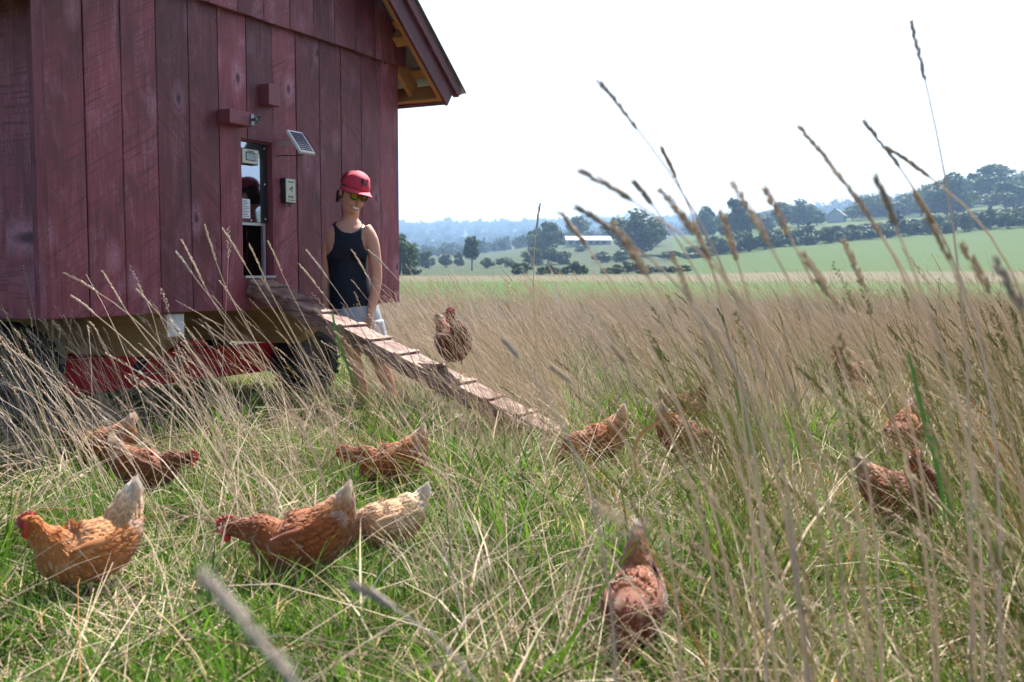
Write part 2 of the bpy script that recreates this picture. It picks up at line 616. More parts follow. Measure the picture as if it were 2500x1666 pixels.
def np_mesh(name, v, f, tint=None, mat=None):
    me = bpy.data.meshes.new(name)
    me.from_pydata(np.asarray(v).tolist(), [], [tuple(int(i) for i in q) for q in f])
    if tint is not None:
        a = me.attributes.new('tint', 'FLOAT', 'POINT')
        a.data.foreach_set('value', np.asarray(tint, np.float32))
    if mat:
        me.materials.append(mat)
    me.update()
    return me


# ------------------------------------------------------------------ trees, bushes, far wood
def leaf_cloud(rng, centers, radii, per, size, flat=1.0):
    V, Fc, T = [], [], []
    for (c, r) in zip(centers, radii):
        n = per
        d = rng.normal(size=(n, 3))
        d /= np.linalg.norm(d, axis=1)[:, None]
        rad = r * rng.uniform(0.45, 1.05, n) ** 0.6
        p = np.array(c) + d * rad[:, None] * np.array([1, 1, flat])
        a = rng.normal(size=(n, 3))
        a /= np.linalg.norm(a, axis=1)[:, None]
        b = np.cross(a, d)
        b /= np.linalg.norm(b, axis=1)[:, None] + 1e-6
        s = size * rng.uniform(0.6, 1.5, n)
        base = len(V) * 4
        tt = rng.uniform(0, 1, n)
        for i in range(n):
            A, B = a[i] * s[i], b[i] * s[i] * 0.75
            V.append([p[i] - A - B * .4, p[i] + A * .2 - B, p[i] + A + B * .3, p[i] - A * .2 + B])
            T.extend([tt[i]] * 4)
        Fc.extend([(base + 4 * i, base + 4 * i + 1, base + 4 * i + 2, base + 4 * i + 3) for i in range(n)])
    return np.array(V).reshape(-1, 3), Fc, T


def tree_variant(seed, kind):
    rng = np.random.default_rng(seed)
    mb = MB()
    if kind == 'conifer':
        cs, rs = [], []
        for k in range(13):
            z = 0.12 + 0.86 * k / 12
            w = 0.23 * (1 - (z - 0.1) / 0.92) + 0.012
            m = max(1, int(7 * w / 0.23))
            for j in range(m):
                a = 6.283 * j / m + k
                cs.append((w * .62 * math.cos(a), w * .62 * math.sin(a), z - .01))
                rs.append(max(w * 0.5, .02))
        V, Fc, T = leaf_cloud(rng, cs, rs, 40, 0.03, 0.6)
        mb.tube([(0, 0, -0.02), (0, 0, .5), (0, 0, .97)], [.02, .012, .002], 6)
    else:
        h0 = {'broad': 0.10, 'tall': 0.34, 'bush': 0.02}[kind]
        W = {'broad': 0.50, 'tall': 0.34, 'bush': 0.58}[kind]
        cs, rs = [], []
        N = {'broad': 34, 'tall': 24, 'bush': 20}[kind]
        for k in range(N):
            z = rng.uniform(0, 1)
            prof = math.sin(math.pi * min(1, (0.12 + 0.86 * z))) ** 0.6
            a, rr = rng.uniform(0, 6.283), math.sqrt(rng.uniform(0, 1)) * W * prof * 0.78
            r = rng.uniform(0.075, 0.19) * (1.4 if kind == 'bush' else 1)
            zz = h0 + r * .6 + (1 - h0 - r * 1.25) * z
            cs.append((rr * math.cos(a), rr * math.sin(a), zz))
            rs.append(r)
        V, Fc, T = leaf_cloud(rng, cs, rs, 130, 0.027 if kind != 'bush' else 0.05, 0.9)
        pts = [(0, 0, -0.03), (rng.uniform(-.01, .01), 0, .18), (rng.uniform(-.02, .02), rng.uniform(-.02, .02), .45), (0, 0, .75)]
        if kind != 'bush':
            mb.tube(pts, [.034, .024, .016, .004], 7)
            for c in cs[::2]:
                zb = max(.16, c[2] - .26)
                mb.tube([(0, 0, zb), (c[0] * .5, c[1] * .5, (zb + c[2]) / 2 + .02), c], [.011, .007, .002], 5)
        else:
            for c in cs[::3]:
                mb.tube([(c[0] * .2, c[1] * .2, -.05), c], [.02, .004], 5)
    return np_mesh(kind + '_crown', V, Fc, T), mb


TREEV = {}
for kind, cnt in (('broad', 5), ('tall', 2), ('conifer', 1), ('bush', 4)):
    lst = []
    for k in range(cnt):
        crown, mb = tree_variant(100 + k * 7 + len(kind), kind)
        crown.materials.append({'broad': M_LEAF, 'tall': M_LEAF, 'conifer': M_NEEDLE, 'bush': M_LEAF2}[kind])
        tm = bpy.data.meshes.new(kind + '_trunk')
        tm.from_pydata(mb.v, [], mb.f)
        tm.materials.append(M_BARK)
        lst.append((crown, tm))
    TREEV[kind] = lst


def plant_tree(name, kind, px, top, w, d, label, cat, group, var):
    p = at_depth(px, 666, d)
    zg = terrain_z(p.x, d)
    ztop = EYE + (666 - top) / F * d
    h = max(ztop - zg, 1.2)
    ww = w / F * d * ((1.28 if px < 2050 else 1.42) if kind == 'broad' else 1.1)
    crown, trunk = TREEV[kind][var % len(TREEV[kind])]
    e = empty(name, (p.x, d, zg - 0.05), var * 1.7 + px * .01, label, cat, group)
    nat = {'broad': 0.98, 'tall': 0.72, 'conifer': 0.46, 'bush': 1.2}[kind]
    sx = ww / nat
    for nm, me in (('crown', crown), ('trunk' if kind != 'bush' else 'stems', trunk)):
        o = bpy.data.objects.new(nm, me)
        C.objects.link(o)
        o.parent = e
        o.scale = (sx, sx, h)
    return e


TREES = [
    ('broad', 975, 572, 74, 160, 'hazy tree crown showing just past the red coop corner'),
    ('tall', 1152, 574, 46, 250, 'slender young tree with bare lower trunk alone on the valley pasture'),
    ('broad', 1338, 543, 74, 380, 'wide dark tree just beside the white roofed barn'),
    ('broad', 1308, 552, 44, 392, 'low tree touching the wide dark tree by the barn'),
    ('tall', 1412, 529, 58, 470, 'high crowned tree rising behind the white roofed barn'),
    ('broad', 1550, 511, 122, 330, 'biggest round tree standing in front of the barn end'),
    ('broad', 1722, 505, 58, 430, 'round tree on the slope beyond the biggest round tree'),
    ('broad', 1796, 488, 84, 350, 'airy round tree with sky showing through its crown'),
    ('broad', 1868, 524, 52, 440, 'short tree between airy tree and dense hilltop pair'),
    ('broad', 1906, 495, 50, 450, 'narrower tree of the dense hilltop pair near the house'),
    ('broad', 1947, 487, 76, 455, 'broader tree of the dense hilltop pair near the house'),
    ('broad', 1992, 516, 42, 460, 'small tree between dense hilltop pair and the house'),
    ('broad', 2078, 503, 50, 490, 'small tree on the far side of the hilltop house'),
    ('broad', 2122, 471, 84, 480, 'domed tree on the hilltop next to the house'),
    ('broad', 2178, 496, 62, 480, 'lower tree filling the gap behind the conifer'),
    ('broad', 2246, 454, 76, 470, 'open crowned tree beside the hilltop domed tree'),
    ('broad', 2308, 426, 96, 400, 'tall tree with light gaps on the hill edge'),
    ('broad', 2412, 405, 122, 450, 'largest and highest tree of the hilltop wood'),
    ('broad', 2350, 452, 80, 470, 'tree tucked below the largest hilltop tree'),
    ('broad', 2488, 428, 88, 460, 'dark tree ending the hilltop wood'),
    ('broad', 2205, 486, 70, 500, 'rounded tree set back behind the conifer'),
    ('broad', 2285, 470, 70, 520, 'dim tree between the light gap tree and open crowned tree'),
    ('broad', 2450, 446, 90, 410, 'broad low tree under the dark end of the hilltop wood'),
    ('broad', 1762, 520, 56, 470, 'far tree half hidden by the airy round tree'),
    ('broad', 1600, 548, 52, 400, 'low tree behind the biggest round tree'),
    ('broad', 2140, 486, 90, 520, 'tree of the dim row behind the hilltop wood'),
    ('broad', 2225, 474, 90, 530, 'tree of the dim row behind the hilltop wood'),
    ('broad', 2345, 440, 100, 525, 'tree of the dim row behind the hilltop wood'),
    ('broad', 2470, 418, 110, 530, 'tree of the dim row behind the hilltop wood'),
    ('broad', 2540, 420, 120, 480, 'tree of the dim row behind the hilltop wood'),
    ('broad', 1830, 520, 70, 480, 'tree of the dim row behind the dense hilltop pair'),
    ('broad', 1965, 505, 70, 500, 'tree of the dim row behind the dense hilltop pair'),
    ('conifer', 2186, 514, 62, 318, 'pointed dark conifer rising out of the hedge'),
    ('conifer', 1972, 541, 54, 312, 'shorter pointed conifer rising out of the hedge'),
]
for i, (kd, px, top, w, d, lab) in enumerate(TREES):
    plant_tree('conifer_tree' if kd == 'conifer' else 'broadleaf_tree', kd, px, top, w, d, lab, 'tree', 'trees across the valley', i)
k_ = 0
for px in range(1700, 2540, 21):
    d = 296 + 6 * math.sin(px * .13)
    base = np.interp(px, [1700, 1880, 2200, 2500], [632, 603, 578, 551])
    plant_tree('hedge_bush', 'bush', px, base - 34 - 9 * math.sin(px * 1.7) - 6 * math.sin(px * .61), 58 + 14 * math.sin(px * .9), d, 'dark bush in the long hedge edging the hillside pasture', 'bush', 'hedge bushes', k_)
    k_ += 1
for px in range(2040, 2500, 38):
    plant_tree('hedge_bush', 'bush', px, np.interp(px, [2040, 2500], [546, 512]) - 6 * math.sin(px), 62, 350, 'taller bush behind the long hedge under the hilltop wood', 'bush', 'bushes behind the hedge', k_)
    k_ += 1
NEARB = [(p_, 646 + 5 * math.sin(p_ * .8) - 4 * math.sin(p_ * .05), 40 + 12 * math.sin(p_ * 1.9), 172 + 8 * math.sin(p_ * .37)) for p_ in (1262, 1280, 1322, 1342, 1362, 1384, 1404, 1424, 1486, 1508, 1530, 1552, 1575, 1598, 1620, 1644, 1668)]
for px, top, w, d in NEARB + list(((1268, 652, 30, 175), (1300, 606, 54, 300), (1340, 602, 60, 305), (1376, 612, 40, 300), (1470, 615, 50, 300), (1520, 612, 60, 296), (1640, 612, 74, 292), (1690, 618, 60, 292),
                      (1010, 618, 40, 260), (1040, 612, 46, 300), (1090, 620, 40, 310), (1122, 614, 30, 330), (1190, 630, 40, 280), (1420, 600, 40, 380), (1235, 628, 50, 290), (1002, 632, 60, 170))):
    lab = 'rounded bush in the nearer row at the edge of green field' if d < 200 else ('hazy bush on the slope below the barn' if px > 1280 else 'hazy bush on the flat pasture past the coop corner')
    plant_tree('pasture_bush', 'bush', px, top, w, d, lab, 'bush', {1: 'near pasture bushes', 2: 'slope bushes', 3: 'flat pasture bushes'}[1 if d < 200 else (2 if px > 1280 else 3)], k_)
    k_ += 1

# far wooded ridge
rng = np.random.default_rng(5)
pts, rots, scls, idx = [], [], [], []
for k in range(5200):
    a = rng.uniform(-0.62, 0.62)
    d = rng.uniform(1250, 2420)
    if k > 2600:
        d = rng.uniform(2180, 2420)
    x, y = d * math.sin(a), d * math.cos(a)
    z = terrain_z(x, y)
    s = rng.uniform(13, 22)
    pts.append((x, y, z - .6))
    rots.append((0, 0, rng.uniform(0, 6.28)))
    scls.append((s * .8, s * .8, s * (1.3 if rng.uniform() < .12 else .85)))
    idx.append(rng.integers(0, 3))
for k in range(500):
    a = rng.uniform(-0.13, 0.26)
    d = rng.choice([620, 700, 820, 940]) + rng.normal() * 16
    x, y = d * math.sin(a), d * math.cos(a)
    if math.sin(a * 60 + d) < 0.1:
        continue
    s = rng.uniform(5, 11)
    pts.append((x, y, terrain_z(x, y) - .5))
    rots.append((0, 0, rng.uniform(0, 6.28)))
    scls.append((s * .9, s * .9, s))
    idx.append(rng.integers(0, 3))
FARM = []
for k in range(3):
    r2 = np.random.default_rng(40 + k)
    cs = [(r2.normal() * .22, r2.normal() * .22, .25 + .5 * r2.uniform()) for _ in range(7)]
    V, Fc, T = leaf_cloud(r2, cs, [.24] * 7, 26, .075)
    FARM.append((np_mesh('far_tree', V, Fc, T), M_FAR))
scatter('distant_woodland', pts, rots, scls, idx, source_collection('far_tree_kind', FARM), 'blue hazy woodland covering the far ridge and valley hedgerows', 'woodland')


# ------------------------------------------------------------------ far barn and house
def bar_building(name, px, d, wm, dm, hw, hr, yaw, mw, mr, label, wins, cat):
    p = at_depth(px, 666, d)
    zg = terrain_z(p.x, d)
    e = empty(name, (p.x, d, zg - 0.1), yaw, label, cat)
    w, q = wm / 2, dm / 2
    MB().box((-w, -q, 0), (w, q, hw)).prism([(-w + .01, -q, hw), (-w + .01, q, hw), (-w + .01, 0, hw + hr)], (wm - .02, 0, 0)).build('wall', mw, e)
    mb = MB()
    L = math.hypot(q + .5, hr * (q + .5) / q)
    for s in (-1, 1):
        a, b = Vector((0, s * (q + .5), hw - hr * .5 / q + .06)), Vector((0, 0, hw + hr + .06))
        c = (a + b) / 2
        dn = (b - a).normalized()
        nn = Vector((1, 0, 0)).cross(dn).normalized()
        mb.obox(c, (w + .4, 0, 0), dn * L / 2, nn * .08)
    mb.build('roof', mr, e)
    for (x0, x1, z0, z1) in wins:
        MB().box((x0, -q - .06, z0), (x1, -q + .02, z1)).build('window', M_DARK, e)
    return e


M_BARNW = simple('pale_barn_cladding', (0.34, 0.36, 0.36), 0.7, var=0.1, scale=1.0)
M_BARNR = simple('white_metal_roofing', (0.24, 0.255, 0.27), 0.45, var=0.08, scale=1.0)
M_HOUSEW = simple('grey_white_siding', (0.46, 0.46, 0.46), 0.7, var=0.05, scale=1.0)
M_HOUSER = simple('dark_shingles', (0.12, 0.11, 0.11), 0.8, var=0.15, scale=2.0)
bar_building('long_barn', 1434, 455, 20, 10, 2.6, 1.7, 0.05, M_BARNW, M_BARNR, 'long low barn with bright white metal roof across the valley',
             [(-9 + 3 * k, -7.4 + 3 * k, .7, 2.1) for k in range(6)], 'barn')
bar_building('farm_house', 2040, 480, 8.5, 7.5, 3.4, 3.0, math.radians(62), M_HOUSEW, M_HOUSER, 'grey white gabled house between trees on the hilltop',
             [(-3 + 2.4 * k, -1.9 + 2.4 * k, 1.2, 2.5) for k in range(3)], 'house')

# ------------------------------------------------------------------ the chicken coop (local x along the gable wall, y inwards, z up)
YAW = math.radians(27)
UV = Vector((math.sin(YAW), math.cos(YAW), 0))
INN = Vector((-math.cos(YAW), math.sin(YAW), 0))
PL = at_depth(95, 779, 5.2)
PL.z = 0.0
COOP_RZ = math.atan2(UV.y, UV.x)


def coop_pt(X, Y, Z):
    return PL + UV * X + INN * Y + Vector((0, 0, Z))


def to_coop(x, y):
    q = Vector((x, y, 0)) - PL
    return q.dot(UV), q.dot(INN)


coop = empty('chicken_coop', PL, COOP_RZ, 'dark red board chicken coop with overhanging gable roof raised on a wagon', 'coop')
ZB, ZBAT, DEP, WID = 0.757, 2.668, 2.5, 3.408
seams = [0.067, 0.324, 0.578, 0.839, 1.097, 1.35, 1.607, 1.862, 2.109, 2.372, 2.627, 2.882, 3.137, 3.404]
DX0, DX1, DZ0, DZ1 = 1.535, 1.862, 0.968, 1.880
G = 0.0032
MB().box((0.0, -0.012, ZB - .003), (0.065, 0.026, 3.0)).build('corner_board', M_TRIM, coop, bevel=.002)
for a, b in zip(seams[:-1], seams[1:]):
    y0 = -random.uniform(0, .006)
    zb = ZB + random.uniform(-.004, .004)
    x0, x1 = a + G, b - G
    mb = MB()
    zt = 2.72
    if abs(a - 1.35) < .01:
        mb.prism([(x0, y0, zb), (x1, y0, zb), (x1, y0, DZ0), (DX0, y0, DZ0), (DX0, y0, DZ1), (x1, y0, DZ1), (x1, y0, zt), (x0, y0, zt)], (0, .022 - y0, 0))
        mb.build('board', M_BOARD, coop)
    elif abs(a - 1.607) < .01:
        mb.box((x0, y0, zb), (x1, .022, DZ0)).build('board', M_BOARD, coop)
        MB().box((x0, y0, DZ1), (x1, .022, zt)).build('board', M_BOARD, coop)
    else:
        mb.box((x0, y0, zb), (x1, .022, zt)).build('board', M_BOARD, coop, bevel=.003)
# upper gable boards, lapped over the wall boards
RX, RZ, TH = 1.704, 4.195, math.radians(38.0)


def deck_z(x):
    return RZ - math.tan(TH) * abs(x - RX)


gs = [0.0, 0.20, .455, .71, .966, 1.227, 1.485, 1.735, 1.998, 2.252, 2.503, 2.76, 3.012, 3.27, 3.452]
gs[0] = -.044
for a, b in zip(gs[:-1], gs[1:]):
    x0, x1 = a + G, b - G
    y0 = -.047 - random.uniform(0, .003)
    zz = ZBAT + random.uniform(-.003, .003)
    xs = [x0, x1] if not (x0 < RX < x1) else [x0, RX, x1]
    poly = [(x0, y0, zz), (x1, y0, zz)] + [(x, y0, deck_z(x) - .004) for x in reversed(xs)]
    MB().prism(poly, (0, .022, 0)).build('gable_board', M_BOARD, coop)
MB().box((-.03, -.024, 2.69), (3.43, -.001, 2.74)).build('batten', M_TRIM, coop)
nb = MB()
for a, b in zip(seams[:-1], seams[1:]):
    for xx in (a + .04, b - .04):
        for zz in (ZB + .06, 1.42, 2.05, 2.60):
            if DX0 - .02 < xx < DX1 + .02 and DZ0 - .03 < zz < DZ1 + .03:
                continue
            xj, zj = xx + random.uniform(-.012, .012), zz + random.uniform(-.015, .015)
            nb.tube([(xj, -.003, zj), (xj, -.0075, zj)], [.0042, .0036], 6)
tag(nb.build('nails', M_STEEL, coop), kind='stuff')
# side and back walls
for k in range(11):
    y0, y1 = .030 + k * .225, .030 + (k + 1) * .225 - .004
    MB().box((.012 + random.uniform(-.003, 0), y0, ZB - .002 + random.uniform(-.004, .004)), (.034, y1, 2.80)).build('side_board', M_BOARD, coop)
    MB().box((3.374, y0, ZB + random.uniform(-.004, .004)), (3.398 + random.uniform(0, .003), y1, 2.80)).build('side_board', M_BOARD, coop)
MB().prism([(.035, DEP, ZB), (3.373, DEP, ZB), (3.373, DEP, deck_z(3.373) - .01), (RX, DEP, RZ - .01), (.035, DEP, deck_z(.035) - .01)], (0, .02, 0)).build('back_wall', M_BOARD, coop)
MB().box((.036, .024, ZB + .012), (3.372, DEP - .002, ZB + .05)).build('floor_deck', M_TIMBER, coop)
MB().box((1.3, .5, ZB + .05), (1.34, 2.3, 1.5)).box((1.9, .5, ZB + .05), (1.94, 2.3, 1.6)).box((1.34, .9, 1.0), (1.9, .95, 1.05)).build('roost', M_TIMBER, coop)

# roof
for sgn in (1, -1):
    ca, sa = math.cos(TH), math.sin(TH)
    D_ = Vector((sgn * ca, 0, -sa))
    B_ = Vector((sgn * sa, 0, ca))
    O_ = Vector((RX, 0, RZ))

    def slab(a0, a1, b0, b1, y0, y1):
        q = [O_ + D_ * a0 + B_ * b0, O_ + D_ * a1 + B_ * b0, O_ + D_ * a1 + B_ * b1, O_ + D_ * a0 + B_ * b1]
        poly = [Vector((p.x, y0, p.z)) for p in q]
        if sgn < 0:
            poly.reverse()
        return MB().prism(poly, (0, y1 - y0, 0))
    slab(.0, 2.68, -.215, -.062, -.302, -.277).build('rake_board', M_TRIM, coop, bevel=.002)
    slab(.0, 2.735, -.060, .016, -.328, -.277).build('rake_trim', M_TRIM, coop, bevel=.002)
    # corrugated metal sheet
    mb = MB()
    v, fs = [], []
    n = 120
    for i in range(n + 1):
        y = -.345 + (DEP + .65) * i / n
        bb = .030 + (.014 if (i % 8) in (0, 1) else 0)
        for (a_, b_) in ((-.02, bb), (2.782, bb), (2.782, bb - .010), (-.02, bb - .010)):
            p = O_ + D_ * a_ + B_ * b_
            v.append((p.x, y, p.z))
    for i in range(n):
        for k in range(4):
            j = (k + 1) % 4
            q = (i * 4 + k, i * 4 + j, (i + 1) * 4 + j, (i + 1) * 4 + k)
            fs.append(q if sgn < 0 else q[::-1])
    mb.add(v, fs).build('roof_sheet', M_ROOF, coop)
    slab(.0, 2.636, -.205, -.03, -.275, -.237).build('fly_rafter', M_RAFTER, coop)
    slab(2.64, 2.672, -.210, -.064, -.275, DEP + .27).build('eave_board', M_TRIM, coop)
    slab(2.604, 2.638, -.200, -.034, -.235, DEP + .25).build('sub_fascia', M_RAFTER, coop)
    for a_ in (1.2, 2.08):
        slab(a_ - .045, a_ + .045, -.105, -.012, -.236, -.051).build('lookout', M_RAFTER, coop)
    for a_ in (.5, 1.0, 1.5, 2.0, 2.5):
        slab(a_ - .045, a_ + .045, -.009, .018, -.276, DEP + .27).build('purlin', M_RAFTER, coop)
    for y_ in (.028, .62, 1.24, 1.86, 2.44):
        slab(.02, 2.602, -.150, -.011, y_, y_ + .038).build('rafter', M_RAFTER, coop)

# blocks on the wall
b = MB().box((1.333, -.105, 1.942), (1.545, -.004, 2.030)).build('hook_block', M_BLOCK, coop, bevel=.003)
mb = MB().box((1.520, -.112, 1.95), (1.552, -.1052, 2.022))
mb.tube([(1.536, -.112, 1.986), (1.536, -.15, 1.986)], [.010, .010], 8)
mb.tube([(1.536 + .016 * math.cos(t), -.15 - .012 + .012 * math.cos(2 * t), 1.986 + .024 * math.sin(t)) for t in np.linspace(0, 6.28, 13)], [.006] * 13, 6)
mb.build('eye_hook', M_STEEL, b)
MB().tube([(1.46, -.104, 1.99), (1.46, -.1075, 1.99)], [.004, .004], 8).build('screw', M_DARK, b)
b = MB().box((1.730, -.085, 2.115), (1.845, -.004, 2.255)).build('wall_block', M_BLOCK, coop, bevel=.003)
for z_ in (2.147, 2.222):
    MB().tube([(1.80, -.084, z_), (1.80, -.0875, z_)], [.004, .004], 8).build('screw', M_DARK, b)

# pop door
door = MB().box((DX0 + .012, .048, 1.338), (DX1 - .012, .052, DZ1)).build('door_sheet', M_MIRROR, coop)
MB().box((DX0 + .245, .0455, 1.338), (DX1 - .012, .0478, DZ1 - .001)).build('dark_border', M_DARK, door)
MB().box((DX0 + .13, .0455, DZ1 - .05), (DX0 + .244, .0478, DZ1 - .001)).build('dark_border', M_DARK, door)
for (x_, z_) in ((DX0 + .288, 1.84), (DX0 + .288, 1.60), (DX0 + .288, 1.365), (DX0 + .15, 1.872), (DX0 + .15, 1.350)):
    MB().tube([(x_, .046, z_), (x_, .043, z_)], [.006, .006], 8).build('screw', M_PAPER, door)
MB().box((DX0 + .001, .0, DZ0), (DX0 + .012, .10, DZ1 - .002)).box((DX1 - .012, .0, DZ0), (DX1 - .001, .10, DZ1 - .002)).box((DX0 + .012, .022, DZ1 - .012), (DX1 - .012, .0475, DZ1 - .001)).build('door_casing', M_BLOCK, coop)
MB().box((DX1 - .052, .055, DZ0), (DX1 - .028, .075, 1.335)).box((DX0 + .014, .056, 1.318), (DX1 - .054, .072, 1.336)).build('door_rail', M_ALU, coop)
MB().box((DX0 + .014, -.02, DZ0 - .004), (DX1 - .014, .09, DZ0 + .012)).build('door_sill', M_ALU, coop)
nt_ = MB().box((DX0 + .016, .0462, 1.362), (DX0 + .140, .0474, 1.490)).build('paper_notice', M_PAPER, coop)
mb = MB()
for k in range(11):
    z_ = 1.478 - k * .0105
    mb.box((DX0 + .026, .0452, z_), (DX0 + .026 + random.uniform(.075, .104), .0460, z_ + .0035))
mb.build('printed_lines', M_INK, nt_)

# door timer display and wall control box, solar panel: devices screwed to the wall
def mounted(name, X, Y, Z, label, cat):
    return empty(name, coop_pt(X, Y, Z), COOP_RZ, label, cat)


t = mounted('door_timer', 1.645, .045, 1.768, 'cream faced door timer with small display at top of the pop door', 'timer')
MB().box((-.085, -.03, -.052), (.085, 0, .052)).build('housing', M_DARK, t, bevel=.004)
f = MB().box((-.075, -.0345, -.046), (.079, -.0305, .046)).build('face_plate', M_CREAM, t)
MB().box((-.038, -.0375, -.022), (.042, -.035, .022)).build('display', M_LCD, f)
MB().box((-.045, -.0355, -.028), (.049, -.0347, .028)).build('display_frame', M_DARK, f)
MB().box((-.03, -.036, .031), (.035, -.0348, .038)).build('printed_lines', M_INK, f)
for k in range(4):
    MB().box((.058, -.036, -.025 + .014 * k), (.070, -.0348, -.019 + .014 * k)).build('button', M_INK, f)
t = mounted('fence_energiser', 1.975, -.004, 1.565, 'small cream fronted control box on the wall below the solar panel', 'control box')
MB().box((-.052, -.045, -.085), (.052, 0, .085)).build('housing', M_DARK, t, bevel=.005)
f = MB().box((-.047, -.0495, -.080), (.050, -.0455, .080)).build('face_plate', M_CREAM, t)
mb = MB().box((-.03, -.051, .055), (.034, -.0498, .063))
for k in range(3):
    mb.box((-.026 + .02 * k, -.051, -.05), (-.014 + .02 * k, -.0498, -.035))
mb.obox((.004, -.0504, .018), (.016, 0, .012), (0, .0006, 0), (-.003, 0, .004)).obox((.012, -.0504, .008), (.003, 0, .018), (0, .0006, 0), (.004, 0, -.001))
mb.box((-.034, -.051, -.068), (.036, -.0498, -.063))
mb.build('printed_marks', M_INK, f)
MB().tube([(-.03, -.02, -.085), (-.028, -.025, -.105), (-.03, -.02, -.112)], [.006, .006, .004], 6).build('terminal', M_STEEL, t)
MB().tube([(.02, -.02, -.085), (.022, -.025, -.105), (.02, -.02, -.112)], [.006, .006, .004], 6).build('terminal', M_STEEL, t)

t = mounted('solar_panel', 1.96, -.004, 1.885, 'small white framed solar panel tilted out from the wall on a bracket', 'solar panel')
ax = Vector((1, 0, 0))
up = Vector((0, .113, .151)).normalized()
nn = ax.cross(up)
pc = Vector((0, -.153, 0))
hw_, hh_ = .078, .095
MB().obox(pc, ax * hw_, up * hh_, nn * .009).build('frame', M_WHITEPAINT, t)
f = MB().obox(pc + nn * .0098, ax * (hw_ - .008), up * (hh_ - .008), nn * .0006).build('backing', M_PAPER, t)
for i in range(4):
    for j in range(9):
        cxy = pc + nn * .0112 + ax * ((i - 1.5) * .0330) + up * ((j - 4) * .0183)
        MB().obox(cxy, ax * .0148, up * .0076, nn * .0006).build('cell', M_CELL, f)
MB().obox((-.045, -.070, -.004), (.007, 0, 0), (-.012, .066, .002), (0, 0, .012)).build('bracket', M_ALU, t)
MB().tube([(.0, -.20, -.075), (-.03, -.15, -.092), (-.06, -.06, -.088), (-.075, .0, -.09)], [.0035] * 4, 6).build('cable', M_DARK, t)

# skid beams under the coop
for X0, X1 in ((.915, 1.058), (2.30, 2.443)):
    e_ = .045
    poly = [(X0, e_, .748), (X0, e_, .606), (X0, e_ + .20, .478), (X0, DEP - .1, .478), (X0, DEP - .1, .748)]
    bm_ = MB().prism([Vector(p) for p in poly], (X1 - X0, 0, 0)).build('skid_beam', M_TIMBER, coop)
    MB().box((X0 + .003, e_ - .004, .610), (X1 - .003, e_ - .0006, .746)).build('painted_end', M_WHITEPAINT if X0 < 1.5 else M_PALEWOOD, bm_)
    c0 = Vector(((X0 + X1) / 2, e_ + .1, .542))
    MB().obox(c0 + Vector((0, -.0018, -.0028)), ((X1 - X0) / 2 - .003, 0, 0), (0, .098, -.0627), (0, .0006, .001)).build('cut_face', M_PALEWOOD, bm_)
MB().box((.3, .10, .752), (3.2, .14, .7565)).build('rim_joist', M_TIMBER, coop)

# ------------------------------------------------------------------ wagon running gear
wag = empty('wagon', coop_pt(1.5, 1.1, 0), COOP_RZ, 'red steel wagon chassis on rubber tyres carrying the coop', 'wagon')
OX, OY = 1.5, 1.1


def wl(x, y, z):
    return (x - OX, y - OY, z)


def text_mesh(body, size, mat, parent, name, loc, shear=0.0, ext=.0008, rotz=0.0):
    cu = bpy.data.curves.new(name, 'FONT')
    cu.body = body
    cu.size = size
    cu.shear = shear
    cu.extrude = ext
    o0 = bpy.data.objects.new('tmp', cu)
    C.objects.link(o0)
    dg = bpy.context.evaluated_depsgraph_get()
    me = bpy.data.meshes.new_from_object(o0.evaluated_get(dg))
    bpy.data.objects.remove(o0)
    me.materials.clear()
    me.materials.append(mat)
    o = bpy.data.objects.new(name, me)
    C.objects.link(o)
    o.parent = parent
    o.location = loc
    o.rotation_euler = (math.pi / 2, 0, rotz)
    return o


for y0 in (.76, 1.56):
    rl = MB().box(wl(.42, y0, .218), wl(2.80, y0 + .07, .448)).build('chassis_rail', M_REDSTEEL, wag, bevel=.006)
    if y0 < 1:
        lx = 1.395
        text_mesh('TRAIL', .098, M_LOGO, rl, 'lettering', wl(lx + .075, y0 - .002, .345), .35)
        mb = MB()
        for k in range(3):
            mb.box(wl(lx + .355 - .012 * k, y0 - .0030, .375 + .020 * k - .02), wl(lx + .405 - .004 * k, y0 - .001, .386 + .020 * k - .02))
        mb.build('speed_lines', M_LOGO, rl)
        text_mesh('Z', .155, M_LOGO, rl, 'lettering', wl(lx - .075, y0 - .0035, .305), .35)
        MB().prism([wl(lx - .10, y0 - .0022, .370), wl(lx - .02, y0 - .0022, .432), wl(lx + .03, y0 - .0022, .432), wl(lx - .01, y0 - .0022, .310), wl(lx - .06, y0 - .0022, .305)], (0, .0016, 0)).build('decal_shadow', M_LOGODARK, rl)
        MB().box(wl(lx + .09, y0 - .0026, .320), wl(lx + .33, y0 - .001, .327)).box(wl(lx + .06, y0 - .0026, .300), wl(lx + .29, y0 - .001, .305)).build('decal_line', M_LOGO, rl)
        br = MB().box(wl(.66, y0 - .014, .37), wl(.76, y0 - .001, .60)).build('bracket_plate', M_PLATE, wag, bevel=.003)
        for xx in (.685, .735):
            MB().tube([wl(xx, y0 - .012, .395), wl(xx, y0 - .022, .395)], [.010, .008], 6).build('bolt', M_STEEL, br)
        for xx in (.92, .98, 2.0, 2.05):
            MB().tube([wl(xx, y0 + .002, .425), wl(xx, y0 - .004, .425)], [.008, .008], 8).build('bolt', M_DARK, rl)
for x_ in (.52, 2.48):
    MB().box(wl(x_ - .05, .832, .27), wl(x_ + .05, 1.558, .41)).build('cross_beam', M_REDSTEEL, wag)
for x_ in (.20, 2.96):
    MB().tube([wl(x_, .62, .31), wl(x_, 1.75, .31)], [.045, .045], 10).build('axle', M_REDSTEEL, wag)


